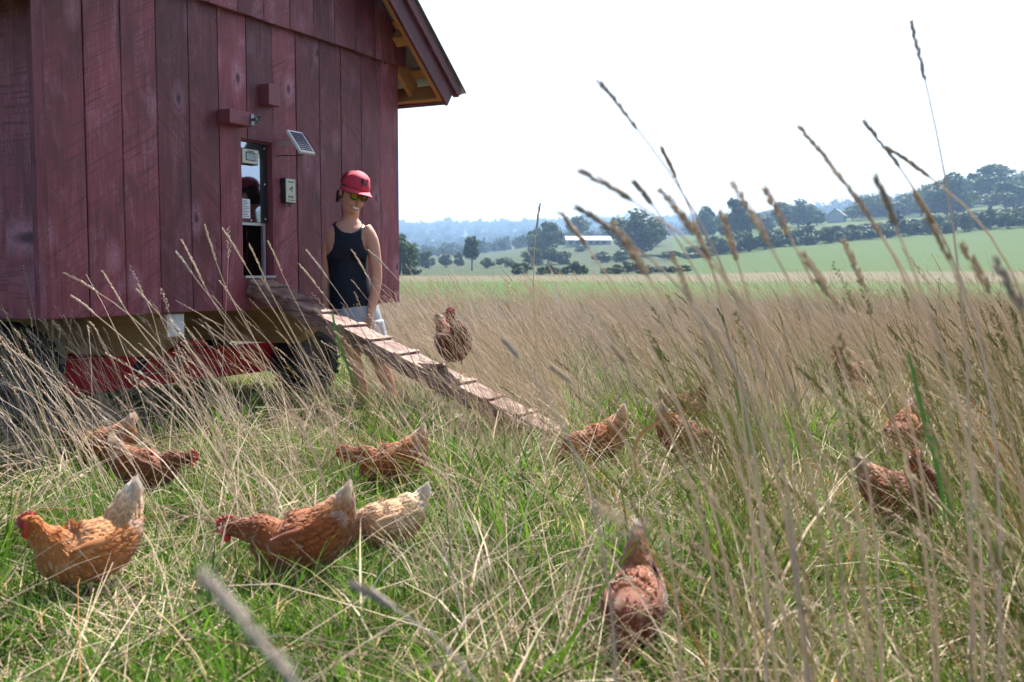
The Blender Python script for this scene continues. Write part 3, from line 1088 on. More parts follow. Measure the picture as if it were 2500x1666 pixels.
def wheel(x, y, out, R=.345):
    Wd = .115
    prof = [(R * .60, -.085), (R * .62, -.105), (R * .75, -Wd), (R * .88, -Wd), (R * .955, -.098), (R * .985, -.06), (R * .985, .06), (R * .955, .098), (R * .88, Wd), (R * .75, Wd), (R * .62, .105), (R * .60, .085)]
    n = 40
    rings = [[(x - OX + r * math.cos(2 * math.pi * k / n), y - OY + w, R + r * math.sin(2 * math.pi * k / n)) for (r, w) in prof] for k in range(n)]
    e = MB()
    m = len(prof)
    e.add([p for r in rings for p in r], [(k * m + i, ((k + 1) % n) * m + i, ((k + 1) % n) * m + (i + 1) % m, k * m + (i + 1) % m) for k in range(n) for i in range(m)])
    for k in range(28):
        a = 2 * math.pi * k / 28
        for s in (-1, 1):
            a2 = a + (.11 if s > 0 else 0)
            rd = Vector((math.cos(a2), 0, math.sin(a2)))
            tg = Vector((-math.sin(a2), 0, math.cos(a2)))
            e.obox(Vector((x - OX, y - OY, R)) + rd * (R - .004) + Vector((0, s * .052, 0)), tg * .018 + Vector((0, s * .012, 0)), Vector((0, .045, 0)) - tg * .012 * s, rd * .008)
            e.obox(Vector((x - OX, y - OY, R)) + rd * (R * .915) + Vector((0, s * (Wd - .004), 0)), tg * .012, Vector((0, .010, 0)), rd * .022)
    w_ = empty('wheel')
    w_.parent = wag
    e.build('tyre', M_RUBBER, w_, smooth=False)
    rm = MB()
    pr = [(R * .62, -.09), (R * .60, -.06), (R * .52, -.05), (R * .42, -.005), (R * .20, .0), (R * .18, -.05), (.004, -.055)]
    if out > 0:
        pr = [(r, -w) for r, w in pr]
    rr_ = [[(x - OX + r * math.cos(2 * math.pi * k / 24), y - OY + w, R + r * math.sin(2 * math.pi * k / 24)) for k in range(24)] for (r, w) in pr]
    rm.loft(rr_, False)
    rm.build('rim', M_RIM, w_, smooth=True)


for (x_, y_, o_, R__) in ((.20, .60, -1, .36), (2.96, .62, -1, .30), (.20, 1.78, 1, .36), (2.96, 1.78, 1, .30)):
    wheel(x_, y_, o_, R__)

# ------------------------------------------------------------------ ramp
ramp = empty('chicken_ramp', coop_pt(1.70, -.01, 0), COOP_RZ, 'weathered cleated plank ramp leading from the pop door down to the grass', 'ramp')
RZ0, RLEN = .955, 2.36
RD = Vector((0, -RLEN, -RZ0 + .03)).normalized()
RN = Vector((1, 0, 0)).cross(RD)
if RN.z < 0:
    RN = -RN
RTOT = math.hypot(RLEN, RZ0 - .03)
R0 = Vector((0, 0, RZ0))
for i, (xa, xb) in enumerate(((-.118, -.002), (.001, .118))):
    c = R0 + RD * (RTOT / 2) + Vector(((xa + xb) / 2, 0, 0)) - RN * .014
    MB().obox(c, ((xb - xa) / 2, 0, 0), RD * (RTOT / 2), RN * .013).build('plank', M_PLANK, ramp, bevel=.002)
for xs in (-.118, .118):
    c = R0 + RD * (RTOT / 2) + Vector((xs, 0, 0)) - RN * .058
    MB().obox(c, (.019, 0, 0), RD * (RTOT / 2 - .02), RN * .0295).build('side_rail', M_PLANK, ramp, bevel=.002)
for k in range(11):
    c = R0 + RD * (.14 + k * .222) + RN * .008 + Vector((random.uniform(-.006, .006), 0, 0))
    MB().obox(c, (.127 + random.uniform(-.006, .006), random.uniform(-.004, .004), 0), RD * .017, RN * .007).build('cleat', M_PLANK, ramp, bevel=.002)


def ramp_pt(X, s):
    """world point on the ramp surface, s metres down the slope"""
    p = R0 + RD * s + Vector((X, 0, 0))
    return coop_pt(1.70 + p.x, -.01 + p.y, p.z)

# ------------------------------------------------------------------ hens
def attr_mat(name, rough=0.75, trans=0.12, sheen=0.3, spec=0.2):
    t = NT(name)
    at = t.n('ShaderNodeAttribute', attribute_name='col')
    tc = t.n('ShaderNodeTexCoord').outputs['Object']
    ns = t.noise(tc, 90, 4, .6)
    c = t.mix(t.math('MULTIPLY', ns, 0.22), at.outputs['Color'], t.mix(0.6, at.outputs['Color'], (0.05, 0.015, 0.006)))
    d = t.principled(i_Base_Color=c, i_Roughness=rough)
    d.inputs['Specular IOR Level'].default_value = spec
    d.inputs['Sheen Weight'].default_value = sheen
    tr = t.n('ShaderNodeBsdfTranslucent', i_Color=c)
    mx = t.n('ShaderNodeMixShader', i_0=trans)
    t.t.links.new(d.outputs[0], mx.inputs[1])
    t.t.links.new(tr.outputs[0], mx.inputs[2])
    return t.surf(mx)


M_FEATHER = attr_mat('hen_feather')
M_COMB = simple('comb_skin', (0.55, 0.028, 0.035), 0.5, var=0.3, scale=90, bump=0.2)
M_BEAK = simple('horn_beak', (0.42, 0.27, 0.14), 0.4, var=0.2, scale=60)
M_SHANK = simple('pale_yellow_shank', (0.55, 0.40, 0.20), 0.55, var=0.2, scale=80, bump=0.2)
M_EYE = simple('amber_eye', (0.30, 0.10, 0.01), 0.15, var=0.1)
M_PUPIL = simple('dark_pupil', (0.004, 0.004, 0.004), 0.1)

PAL = {
    'buff': dict(neck=(0.52, 0.150, 0.020), back=(0.58, 0.26, 0.09), breast=(0.55, 0.225, 0.070), wing=(0.52, 0.19, 0.050), tail=(0.72, 0.44, 0.23), tip=(0.86, 0.78, 0.68)),
    'rust': dict(neck=(0.30, 0.074, 0.016), back=(0.43, 0.125, 0.028), breast=(0.38, 0.125, 0.034), wing=(0.35, 0.092, 0.020), tail=(0.55, 0.22, 0.075), tip=(0.84, 0.72, 0.58)),
    'dark': dict(neck=(0.20, 0.046, 0.014), back=(0.30, 0.082, 0.024), breast=(0.26, 0.082, 0.028), wing=(0.24, 0.062, 0.018), tail=(0.42, 0.17, 0.07), tip=(0.80, 0.68, 0.56)),
    'chestnut': dict(neck=(0.17, 0.030, 0.010), back=(0.22, 0.045, 0.014), breast=(0.16, 0.034, 0.012), wing=(0.17, 0.034, 0.011), tail=(0.26, 0.08, 0.035), tip=(0.62, 0.48, 0.38)),
    'cream': dict(neck=(0.30, 0.13, 0.065), back=(0.72, 0.44, 0.23), breast=(0.58, 0.30, 0.12), wing=(0.74, 0.47, 0.27), tail=(0.76, 0.56, 0.36), tip=(0.86, 0.78, 0.68)),
}


def hen(label, pos, yaw, pose='peck', pal='rust', scale=1.0, turn=0.0, pitch=None, tail=0.0, seed=0, group='laying hens foraging in the meadow', slim=1.0):
    rng = np.random.default_rng(900 + seed)
    P = PAL[pal]
    root = empty('hen', pos, yaw, label, 'hen', group)
    root.scale = (scale * .86, scale * .86 * slim, scale * .86)
    # spine: x forward, z up; (x, z, half width, half height)
    body = [(-.188, .326 + tail, .010, .022), (-.173, .298 + tail * .9, .029, .042), (-.150, .266 + tail * .5, .051, .064), (-.120, .235, .073, .084), (-.080, .206, .091, .098), (-.028, .190, .103, .105), (.032, .190, .101, .103), (.084, .210, .082, .087)]
    nk = {
        'stand': [(.122, .262, .052, .056), (.140, .302, .038, .040), (.152, .338, .030, .031), (.166, .366, .0265, .0275), (.186, .373, .021, .022), (.203, .367, .012, .013)],
        'alert': [(.125, .262, .052, .056), (.140, .305, .037, .039), (.147, .348, .029, .030), (.154, .382, .0265, .0275), (.172, .392, .021, .022), (.189, .387, .012, .013)],
        'low': [(.132, .232, .054, .056), (.172, .236, .040, .041), (.205, .243, .031, .032), (.234, .248, .0265, .0275), (.256, .244, .021, .022), (.272, .236, .012, .013)],
        'peck': [(.130, .196, .054, .056), (.168, .160, .041, .042), (.196, .122, .032, .033), (.220, .088, .027, .028), (.236, .064, .021, .022), (.243, .047, .012, .013)],
        'walk': [(.124, .250, .055, .060), (.150, .276, .043, .045), (.168, .303, .034, .035), (.184, .326, .0285, .0295), (.205, .330, .022, .023), (.221, .322, .012, .013)],
    }[pose]
    if pitch is None:
        pitch = {'stand': 0.0, 'alert': 4.0, 'low': -8.0, 'peck': -15.0, 'walk': -4.0}[pose]
    pr = math.radians(-pitch)
    cx, cz = -.02, .20
    B = []
    for (x, z, w, h) in body:
        dx, dz = x - cx, z - cz
        B.append((cx + dx * math.cos(pr) + dz * math.sin(pr), 0.0, cz - dx * math.sin(pr) + dz * math.cos(pr), w, h))
    N = [(x, 0.0, z, w, h) for (x, z, w, h) in nk]
    if turn:
        # bend the neck sideways by 'turn' at the top, progressively
        bx, bz = N[0][0], N[0][2]
        M = []
        for i, (x, y, z, w, h) in enumerate(N):
            if i < 3:
                a = turn * (.10, .35, .75)[i]
                px_, py_ = bx - .05, 0
                dx = x - px_
                M.append((px_ + dx * math.cos(a), dx * math.sin(a), z, w, h))
            else:
                dx = x - N[2][0]
                M.append((M[2][0] + dx * math.cos(turn), M[2][1] + dx * math.sin(turn), z, w, h))
        N = M
    sp = np.array(B + N)
    S = catmull(sp, 4)
    pts = [Vector(p[:3]) for p in S]
    rad = [(max(p[3], .002), max(p[4], .002)) for p in S]
    n = 18
    rings = tube_rings(pts, rad, n, (0, 1, 0))
    m = len(rings)
    TT = np.linspace(0, 1, m)
    kt = (len(B) - 1) / (len(sp) - 1)

    def colour(t, nz):
        if t < .16:
            k = np.clip((t - .02) / .12, 0, 1)
            c = np.array(P['tip']) * (1 - k) + np.array(P['tail']) * k
        elif t < .30:
            k = (t - .16) / .14
            c = np.array(P['tail']) * (1 - k) + np.array(P['back']) * k
        elif t < kt:
            c = np.array(P['back'])
        else:
            k = np.clip((t - kt) / .10, 0, 1)
            c = np.array(P['back']) * (1 - k) + np.array(P['neck']) * k
        if .16 < t < .75 and nz < .2:
            k = np.clip((.2 - nz) / .6, 0, 1)
            c = c * (1 - k) + np.array(P['breast']) * k
        if t > .925:
            c = np.array((.42, .045, .045))
        return c
    mb = MB()
    cols = []
    for i in range(m):
        for k in range(n):
            nz = math.sin(2 * math.pi * k / n)
            up_ = (rings[i][k] - pts[i]).normalized().z
            cols.append(tuple(colour(TT[i], up_) * .8))
    mb.loft(rings, True, cols)
    bod = mb.build('body', M_FEATHER, root, smooth=True)
    # contour feathers
    fb = MB()

    def feather(mbx, p, back, nor, L, W, c, lift):
        side = nor.cross(back).normalized()
        d1 = (back + nor * lift).normalized()
        d2 = (back + nor * lift * .25).normalized()
        b0, mid, tip = p - nor * .002, p + d1 * (L * .55), p + d1 * (L * .55) + d2 * (L * .45)
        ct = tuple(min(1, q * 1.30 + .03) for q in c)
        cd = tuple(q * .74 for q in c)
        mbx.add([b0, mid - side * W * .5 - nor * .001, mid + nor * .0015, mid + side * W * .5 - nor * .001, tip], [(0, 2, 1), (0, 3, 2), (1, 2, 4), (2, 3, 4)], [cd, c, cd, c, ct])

    cnt = 0
    while cnt < 2100:
        t = rng.uniform(.03, .915)
        ii = t * (m - 1)
        i0 = int(ii)
        if i0 >= m - 1:
            continue
        # area-weighted
        if rng.uniform() > (rad[i0][0] + .02) / .112:
            continue
        k = rng.uniform(0, n)
        k0 = int(k) % n
        fk, fi = k - int(k), ii - i0
        p = rings[i0][k0].lerp(rings[i0][(k0 + 1) % n], fk).lerp(rings[i0 + 1][k0].lerp(rings[i0 + 1][(k0 + 1) % n], fk), fi)
        ctr = pts[i0].lerp(pts[i0 + 1], fi)
        T = (rings[i0 + 1][k0] - rings[i0][k0]).normalized()
        ar = (rings[i0][(k0 + 1) % n] - rings[i0][k0])
        nor = ar.cross(T)
        if nor.dot(p - ctr) < 0:
            nor = -nor
        nor.normalize()
        back = (-T + Vector(rng.normal(size=3)) * .10)
        back = (back - nor * back.dot(nor)).normalized()
        if t > kt + .05:
            L, W = rng.uniform(.016, .026), rng.uniform(.006, .009)
        elif t < .22:
            L, W = rng.uniform(.030, .046), rng.uniform(.016, .022)
        else:
            L, W = rng.uniform(.028, .046), rng.uniform(.012, .018)
        c = colour(t, nor.z) * rng.uniform(.78, 1.18)
        if rng.uniform() < (.16 if t > kt else .03):
            c = c * .65 + np.array(P['tip']) * .25
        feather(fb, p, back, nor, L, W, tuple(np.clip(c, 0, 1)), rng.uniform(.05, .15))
        cnt += 1
    pl = fb.build('plumage', M_FEATHER, bod)
    pl['kind'] = 'stuff'
    # tail feathers
    tb = MB()
    tp, td = pts[5], (pts[0] - pts[7]).normalized()
    for j in range(13):
        s = (j - 6) / 6
        d = (td + Vector((0, s * .16, -abs(s) * .42 + .05))).normalized()
        L = (.092 - .022 * abs(s)) * rng.uniform(.92, 1.05)
        nor = Vector((0, 1 if s >= 0 else -1, .15)).normalized()
        nor = (nor - d * nor.dot(d)).normalized()
        c0, c1 = np.array(P['tail']) * rng.uniform(.85, 1.1), np.array(P['tip']) * rng.uniform(.9, 1.05)
        sd = nor.cross(d).normalized()
        b0 = tp + Vector((0, s * .018, -.006 * abs(s)))
        vs, cs, fs = [], [], []
        for q in range(6):
            u_ = q / 5
            w = .017 * math.sin(math.pi * min(1, .18 + u_ * .80)) ** .6
            cc = tuple(np.clip(c0 * (1 - u_ ** 1.6) + c1 * u_ ** 1.6, 0, 1))
            o = b0 + d * (L * u_) + nor * (.012 * u_ * u_ + .002 * abs(s))
            vs += [o - sd * w, o + nor * .002, o + sd * w]
            cs += [cc] * 3
        for q in range(5):
            a_ = q * 3
            fs += [(a_, a_ + 1, a_ + 4, a_ + 3), (a_ + 1, a_ + 2, a_ + 5, a_ + 4)]
        tb.add(vs, fs, cs)
    tl = tb.build('tail_feathers', M_FEATHER, root)
    tl['kind'] = 'stuff'
    # wings
    for s in (-1, 1):
        wb = MB()
        ctr = [Vector((.080, s * .082, .222)), Vector((.042, s * .098, .212)), Vector((-.02, s * .103, .208)), Vector((-.085, s * .088, .220)), Vector((-.140, s * .060, .248))]
        ctr = [Vector((cx + (p.x - cx) * math.cos(pr) + (p.z - cz) * math.sin(pr), p.y, cz - (p.x - cx) * math.sin(pr) + (p.z - cz) * math.cos(pr))) for p in ctr]
        hh = [.018, .044, .054, .042, .010]
        CC = catmull([(*p, h) for p, h in zip(ctr, hh)], 3)
        wr = tube_rings([Vector(q[:3]) for q in CC], [(.014, q[3]) for q in CC], 10, (0, 1, 0))
        wb.loft(wr, True, tuple(np.array(P['wing']) * .8))
        w_ = wb.build('wing', M_FEATHER, root, smooth=True)
        wf = MB()
        for r_ in range(5):
            for q in range(20):
                u_ = (q + rng.uniform(-.3, .3)) / 20
                ii = np.clip(u_ * (len(CC) - 1), 0, len(CC) - 1.01)
                i0 = int(ii)
                c3 = Vector(CC[i0][:3]).lerp(Vector(CC[i0 + 1][:3]), ii - i0)
                T = (Vector(CC[i0 + 1][:3]) - Vector(CC[i0][:3])).normalized()
                hgt = CC[i0][3]
                vv = (r_ - 2) / 2 * .82
                nor = Vector((0, s, .25 * vv)).normalized()
                nor = (nor - T * nor.dot(T)).normalized()
                upv = T.cross(nor) * (-s)
                if upv.z < 0:
                    upv = -upv
                p = c3 + nor * (.015 * math.sqrt(max(0, 1 - vv * vv))) + upv * (hgt * vv)
                c = np.array(P['wing']) * rng.uniform(.72, 1.2)
                if u_ > .86:
                    c = c * .65 + np.array(P['tip']) * .28
                elif rng.uniform() < .05:
                    c = c * .7 + np.array(P['tip']) * .22
                L = .030 + .030 * u_
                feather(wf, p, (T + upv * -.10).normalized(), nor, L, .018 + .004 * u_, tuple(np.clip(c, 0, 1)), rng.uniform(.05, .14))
        q_ = wf.build('wing_feathers', M_FEATHER, w_)
        q_['kind'] = 'stuff'
    # head pieces
    hp = Vector(sp[-3][:3])
    T = (Vector(sp[-2][:3]) - hp).normalized()
    fw = (Vector(sp[-1][:3]) - Vector(sp[-3][:3])).normalized()
    sd = Vector((0, 0, 1)).cross(fw)
    if sd.length < .1:
        sd = Vector((0, 1, 0))
    sd = sd.normalized()
    upv = fw.cross(sd).normalized()
    # comb
    prof = [(-.026, .016), (-.034, .026), (-.026, .030), (-.018, .026), (-.013, .037), (-.007, .030), (.000, .041), (.007, .031), (.014, .038), (.020, .028), (.027, .030), (.032, .018), (.026, .010)]
    poly = [hp + fw * (a + .006) + upv * (b + .003) - sd * .003 for a, b in prof]
    MB().prism(poly, sd * .006).build('comb', M_COMB, root)
    for s in (-1, 1):
        w = MB()
        c = hp + fw * .018 + sd * (s * .012)
        ellipsoid(w, c - upv * .032, .012, .006, .019, Matrix((fw, sd, upv)).transposed(), 8, 6)
        w.build('wattle', M_COMB, root, smooth=True)
        w = MB()
        ellipsoid(w, hp + fw * .014 + sd * (s * .0195) - upv * .002, .017, .006, .017, Matrix((fw, sd, upv)).transposed(), 10, 6)
        w.build('face_patch', M_COMB, root, smooth=True)
        w = MB()
        ec = hp + fw * .014 + sd * (s * .0235) + upv * .004
        ellipsoid(w, ec, .0052, .0035, .0052, Matrix((fw, sd, upv)).transposed(), 10, 6)
        ey = w.build('eye', M_EYE, root, smooth=True)
        w = MB()
        ellipsoid(w, ec + sd * (s * .0022), .0028, .0018, .0028, Matrix((fw, sd, upv)).transposed(), 8, 5)
        w.build('pupil', M_PUPIL, ey, smooth=True)
    bp = Vector(sp[-1][:3])
    MB().tube([bp - fw * .006 + upv * .002, bp + fw * .008 + upv * .001, bp + fw * .020 - upv * .006], [(.0085, .0085), (.006, .0065), (.0012, .0015)], 8, sd).build('beak', M_BEAK, root, smooth=True)
    # legs
    for s in (-1, 1):
        st = .03 * s * (1 if pose in ('stand', 'alert') else .6)
        hip = Vector((-.035, s * .050, .150))
        kn = Vector((.000 + st * .4, s * .050, .098))
        ft = Vector((-.012 + st, s * .052, .010))
        lb = MB()
        lb.tube([hip, (hip + kn) / 2, kn], [.034, .026, .011], 10, None, True, tuple(np.array(P['breast']) * .9))
        lg = lb.build('leg', M_FEATHER, root, smooth=True)
        sh = MB()
        sh.tube([kn + Vector((0, 0, .006)), (kn + ft) / 2, ft], [.0075, .0060, .0068], 8)
        for a_ in (-.5, 0, .5, math.pi):
            d = Vector((math.cos(a_), math.sin(a_), 0))
            Lt = .046 if a_ != math.pi else .024
            sh.tube([ft, ft + d * Lt * .5 + Vector((0, 0, -.002)), ft + d * Lt + Vector((0, 0, -.007))], [.0060, .0048, .0018], 6)
        sh.build('shank', M_SHANK, lg, smooth=True)
    return root


HENS = []


def put_hen(px, py, **kw):
    p = on_ground(px, py)
    HENS.append((p.x, p.y, px))
    return hen(pos=(p.x, p.y, 0.0), seed=len(HENS), **kw)


R_ = math.radians
put_hen(214, 1478, yaw=R_(226), pose='walk', pal='buff', tail=.055, label='plump buff hen with white tail tip standing upright in the short grass', scale=1.0)
put_hen(730, 1452, yaw=R_(186), pose='low', pal='rust', pitch=-10, label='rust brown hen stretching her neck low and forward past pale hen', scale=1.04)
put_hen(945, 1376, scale=.86, yaw=R_(204), pose='peck', pal='cream', pitch=-6, tail=-.02, label='pale cream backed hen pecking head down behind stretching rust hen')
put_hen(1545, 1622, yaw=R_(258), pose='peck', pal='dark', pitch=-13, tail=.05, slim=.86, label='dark brown hen pecking with her tail pointing to the ramp foot', scale=.94)
put_hen(955, 1222, yaw=R_(182), pose='low', pal='rust', pitch=-12, label='rust hen half hidden in grass beneath the middle of the ramp')
put_hen(255, 1172, yaw=R_(168), pose='low', pal='rust', label='hen beside the wagon tyre with rounded rusty tail raised')
put_hen(362, 1228, scale=.92, yaw=R_(8), pose='low', pal='dark', label='low hen showing red comb in grass behind the plump buff hen')
put_hen(1455, 1160, yaw=R_(190), pose='peck', pal='rust', label='orange rust hen pecking with white tail raised at the ramp foot')
put_hen(1672, 1064, yaw=R_(22), pose='stand', pal='dark', label='hen standing tall in dry stalks behind another dark hen')
put_hen(1678, 1150, yaw=R_(-24), pose='peck', pal='dark', label='dark hen pecking among dry stalks near the ramp foot')
put_hen(2092, 978, scale=1.2, yaw=R_(188), pose='alert', pal='dark', label='small looking dark hen deep in the tall dry grass')
put_hen(2205, 1130, yaw=R_(232), pose='peck', pal='rust', label='hen pecking in tall grass with rust back raised')
put_hen(2200, 1318, yaw=R_(-50), pose='alert', pal='dark', turn=R_(-95), label='hen in tall grass looking back over her tail')
rp = ramp_pt(.030, 1.60)
hen('glossy dark chestnut hen standing on the ramp and looking back', (rp.x, rp.y, rp.z), R_(-62), 'alert', 'chestnut', 1.16, R_(-100), 12, tail=.06, seed=50, slim=.86)

# ------------------------------------------------------------------ the woman
M_SKIN = simple('tanned_skin', (0.60, 0.29, 0.20), 0.5, var=0.14, scale=11, bump=0.05, spec=0.4)
M_TANK = simple('navy_tank_fabric', (0.007, 0.009, 0.020), 0.75, var=0.3, scale=9, bump=0.9, spec=0.25, stretch=(1, 1, .45))
M_SHORTS = simple('pale_denim', (0.36, 0.40, 0.46), 0.8, var=0.15, scale=40, bump=0.2)
M_CAP = simple('red_cap_fabric', (0.60, 0.035, 0.075), 0.75, var=0.08, scale=60, bump=0.1)
M_CAPD = simple('dark_red_mesh', (0.30, 0.016, 0.035), 0.8, var=0.25, scale=200)
M_HAIR = simple('dark_brown_hair', (0.030, 0.016, 0.010), 0.5, var=0.4, scale=60, stretch=(6, 6, 1))
M_LENS = NT('mirrored_yellow_lens')
_p = M_LENS.principled(i_Base_Color=(0.13, 0.115, 0.018), i_Metallic=1.0, i_Roughness=0.08)
M_LENS = M_LENS.surf(_p)
M_TEETH = simple('teeth', (0.80, 0.77, 0.72), 0.3, var=0.02)
M_LIP = simple('lips', (0.42, 0.13, 0.11), 0.45, var=0.05)
M_SHOE = simple('dark_sandal', (0.05, 0.035, 0.03), 0.7)

WD = 6.95


def W(px, py, dd=0.0):
    return at_depth(px - 10, py, WD + dd)


foot = W(925, 1010)
person = empty('person', (foot.x, foot.y, 0), 0, 'smiling woman in red cap, sunglasses and navy tank top standing behind the ramp', 'person')


def L_(v):
    return Vector(v) - Vector((foot.x, foot.y, 0))


def remeshed(mb, voxel, smooth_it, name, mat, parent):
    me = bpy.data.meshes.new('tmp')
    me.from_pydata(mb.v, [], mb.f)
    o0 = bpy.data.objects.new('tmp', me)
    C.objects.link(o0)
    r = o0.modifiers.new('r', 'REMESH')
    r.mode = 'VOXEL'
    r.voxel_size = voxel
    s = o0.modifiers.new('s', 'SMOOTH')
    s.iterations = smooth_it
    s.factor = .5
    dg = bpy.context.evaluated_depsgraph_get()
    me2 = bpy.data.meshes.new_from_object(o0.evaluated_get(dg))
    bpy.data.objects.remove(o0)
    me2.name = name
    me2.materials.clear()
    me2.materials.append(mat)
    me2.polygons.foreach_set('use_smooth', [True] * len(me2.polygons))
    o = bpy.data.objects.new(name, me2)
    C.objects.link(o)
    o.parent = parent
    return o


pb = MB()
# torso rings: (px, py, half width, half depth, depth offset)
tor = [(884, 812, .150, .110, .0), (882, 785, .172, .122, .0), (876, 750, .172, .120, .0), (868, 712, .152, .105, .0), (862, 676, .136, .096, .0), (858, 640, .138, .102, -.005), (857, 610, .148, .116, -.015), (858, 584, .158, .106, -.01), (860, 562, .150, .085, .0), (862, 549, .112, .070, .01), (864, 538, .070, .060, .01)]
tw = math.radians(14)   # torso turned a little to her left
sx_, sy_ = Vector((math.cos(tw), math.sin(tw) * .6, 0)).normalized(), Vector((-math.sin(tw) * .6, math.cos(tw), 0)).normalized()
TC = catmull([(*L_(W(a, b, e)), w * .93, h) for a, b, w, h, e in tor], 3)
pb.loft([[Vector(q[:3]) + sx_ * (q[3] * math.cos(2 * math.pi * k / 24)) + sy_ * (q[4] * math.sin(2 * math.pi * k / 24)) for k in range(24)] for q in TC], True)
# bust
for px_ in (834, 884):
    ellipsoid(pb, L_(W(px_, 618, -.085)), .058, .050, .055)
# neck
pb.tube([L_(W(864, 552, .015)), L_(W(867, 530, .012)), L_(W(870, 500, .0))], [.062, .054, .056], 14)
# head
HC = L_(W(872, 472, -.01))
hy, hpit, hrol = math.radians(33), math.radians(19), math.radians(10)
HR = Matrix.Rotation(hy, 3, 'Z') @ Matrix.Rotation(hpit, 3, 'X') @ Matrix.Rotation(hrol, 3, 'Y')


def H_(x, y, z):
    """head space: x to the viewer's right, -y = face forward, z up"""
    return HC + HR @ (Vector((x, y, z)) * 1.10)


hr = [(-.118, .022, .030, -.052), (-.108, .038, .048, -.040), (-.088, .054, .070, -.022), (-.055, .066, .088, -.006), (-.015, .073, .096, .000), (.025, .077, .098, .004), (.065, .074, .094, .006), (.095, .058, .074, .008), (.112, .030, .040, .008)]
HH = catmull(hr, 3)
pb.loft([[H_(q[1] * math.cos(2 * math.pi * k / 20), q[3] + q[2] * math.sin(2 * math.pi * k / 20), q[0]) for k in range(20)] for q in HH], True)
ellipsoid(pb, H_(0, -.103, -.030), .012, .022, .022, HR)          # nose
ellipsoid(pb, H_(0, -.088, -.102), .022, .018, .014, HR)          # chin
ellipsoid(pb, H_(-.036, -.070, -.048), .022, .022, .022, HR)
ellipsoid(pb, H_(.036, -.070, -.048), .022, .022, .022, HR)
for s in (-1, 1):
    ellipsoid(pb, H_(s * .077, .012, -.012), .010, .020, .030, HR)  # ears
torso_only = MB()
torso_only.add(pb.v, pb.f)
# arms
arms = [
    [(822, 568, .0, .050), (813, 598, .0, .046), (808, 650, .02, .039), (806, 690, .03, .036), (806, 730, .02, .031), (810, 775, .0, .024)],
    [(900, 560, .0, .054), (917, 588, -.02, .050), (926, 638, -.03, .044), (929, 684, -.04, .039), (923, 726, -.07, .035), (913, 774, -.12, .025)],
]
for arm in arms:
    A = catmull([(*L_(W(a, b, e)), r) for a, b, e, r in arm], 3)
    pb.tube([q[:3] for q in A], [q[3] for q in A], 14)
    wr = Vector(A[-1][:3])
    d = (wr - Vector(A[-4][:3])).normalized()
    sdv = Vector((.75, -.6, .0)).normalized()
    sdv = (sdv - d * sdv.dot(d)).normalized()
    pb.tube([wr - d * .01, wr + d * .035, wr + d * .085], [(.026, .018), (.038, .016), (.040, .014)], 12, sdv)
    nv = d.cross(sdv).normalized()
    if nv.y > 0:
        nv = -nv
    for k, (o_, Lf) in enumerate(((-.029, .062), (-.010, .074), (.010, .070), (.029, .054))):
        b0 = wr + d * .078 + sdv * o_
        pb.tube([b0, b0 + d * Lf * .45 - nv * .006, b0 + d * Lf * .8 - nv * .020, b0 + d * Lf * .95 - nv * .034], [.0092, .0088, .0082, .0065], 8)
    b0 = wr + d * .025 - sdv * .030
    pb.tube([b0, b0 + d * .028 - sdv * .020 - nv * .008, b0 + d * .058 - sdv * .024 - nv * .02], [.012, .0105, .0075], 8)
# legs
legs = [
    [(848, 790, .0, .092), (856, 830, .0, .083), (872, 880, .0, .062), (880, 905, .0, .055), (888, 940, .01, .054), (898, 980, .015, .040), (904, 1002, .015, .036)],
    [(912, 790, .0, .092), (922, 830, .0, .083), (938, 880, .0, .062), (946, 905, .0, .055), (956, 940, .01, .054), (968, 980, .015, .040), (975, 1002, .015, .036)],
]
for lg in legs:
    A = catmull([(*L_(W(a, b, e)), r) for a, b, e, r in lg], 3)
    pb.tube([q[:3] for q in A], [q[3] for q in A], 16)
    torso_only.tube([q[:3] for q in A], [q[3] for q in A], 16)
    ak = Vector(A[-1][:3])
    pb.tube([ak + Vector((0, .05, -.005)), Vector((ak.x, ak.y + .03, .035)), Vector((ak.x + .02, ak.y - .08, .032)), Vector((ak.x + .04, ak.y - .17, .022))], [.034, .040, .042, .026], 12)
body = remeshed(pb, .0065, 6, 'body', M_SKIN, person)

# clothing cut from the body surface and pushed out
tmp_body = remeshed(torso_only, .0065, 6, 'tmp_torso', M_SKIN, person)
bme = tmp_body.data


def shell(name, test, push, mat, smooth_edge=True):
    nv_ = len(bme.vertices)
    cov = np.empty(nv_ * 3, np.float32)
    bme.vertices.foreach_get('co', cov)
    cov = cov.reshape(-1, 3)
    nrm = np.array([v.normal[:] for v in bme.vertices])
    keep = test(cov)
    used, fs = {}, []
    for p in bme.polygons:
        vs = list(p.vertices)
        if all(keep[v] for v in vs):
            fs.append(tuple(used.setdefault(v, len(used)) for v in vs))
    idx_ = sorted(used, key=used.get)
    o = MB()
    pu = push(cov[idx_]) if callable(push) else push
    pu = np.broadcast_to(np.asarray(pu).reshape(-1, 1) if np.ndim(pu) else pu, (len(idx_), 1))
    o.add((cov[idx_] + nrm[idx_] * pu).tolist(), fs)
    ob = o.build(name, mat, person, smooth=True)
    sd_ = ob.modifiers.new('t', 'SOLIDIFY')
    sd_.thickness = .004
    sd_.offset = -1
    return ob


# image-space position of body vertices, used only as garment coordinates on the body
def img(cov):
    P3 = cov + np.array([foot.x, foot.y, 0.0])
    c, s = math.cos(PITCH), math.sin(PITCH)
    z = P3[:, 2] - EYE
    d = P3[:, 1] * c - z * s
    return 1260 + F * P3[:, 0] / d, 833 - F * (P3[:, 1] * s + z * c) / d, P3[:, 1]


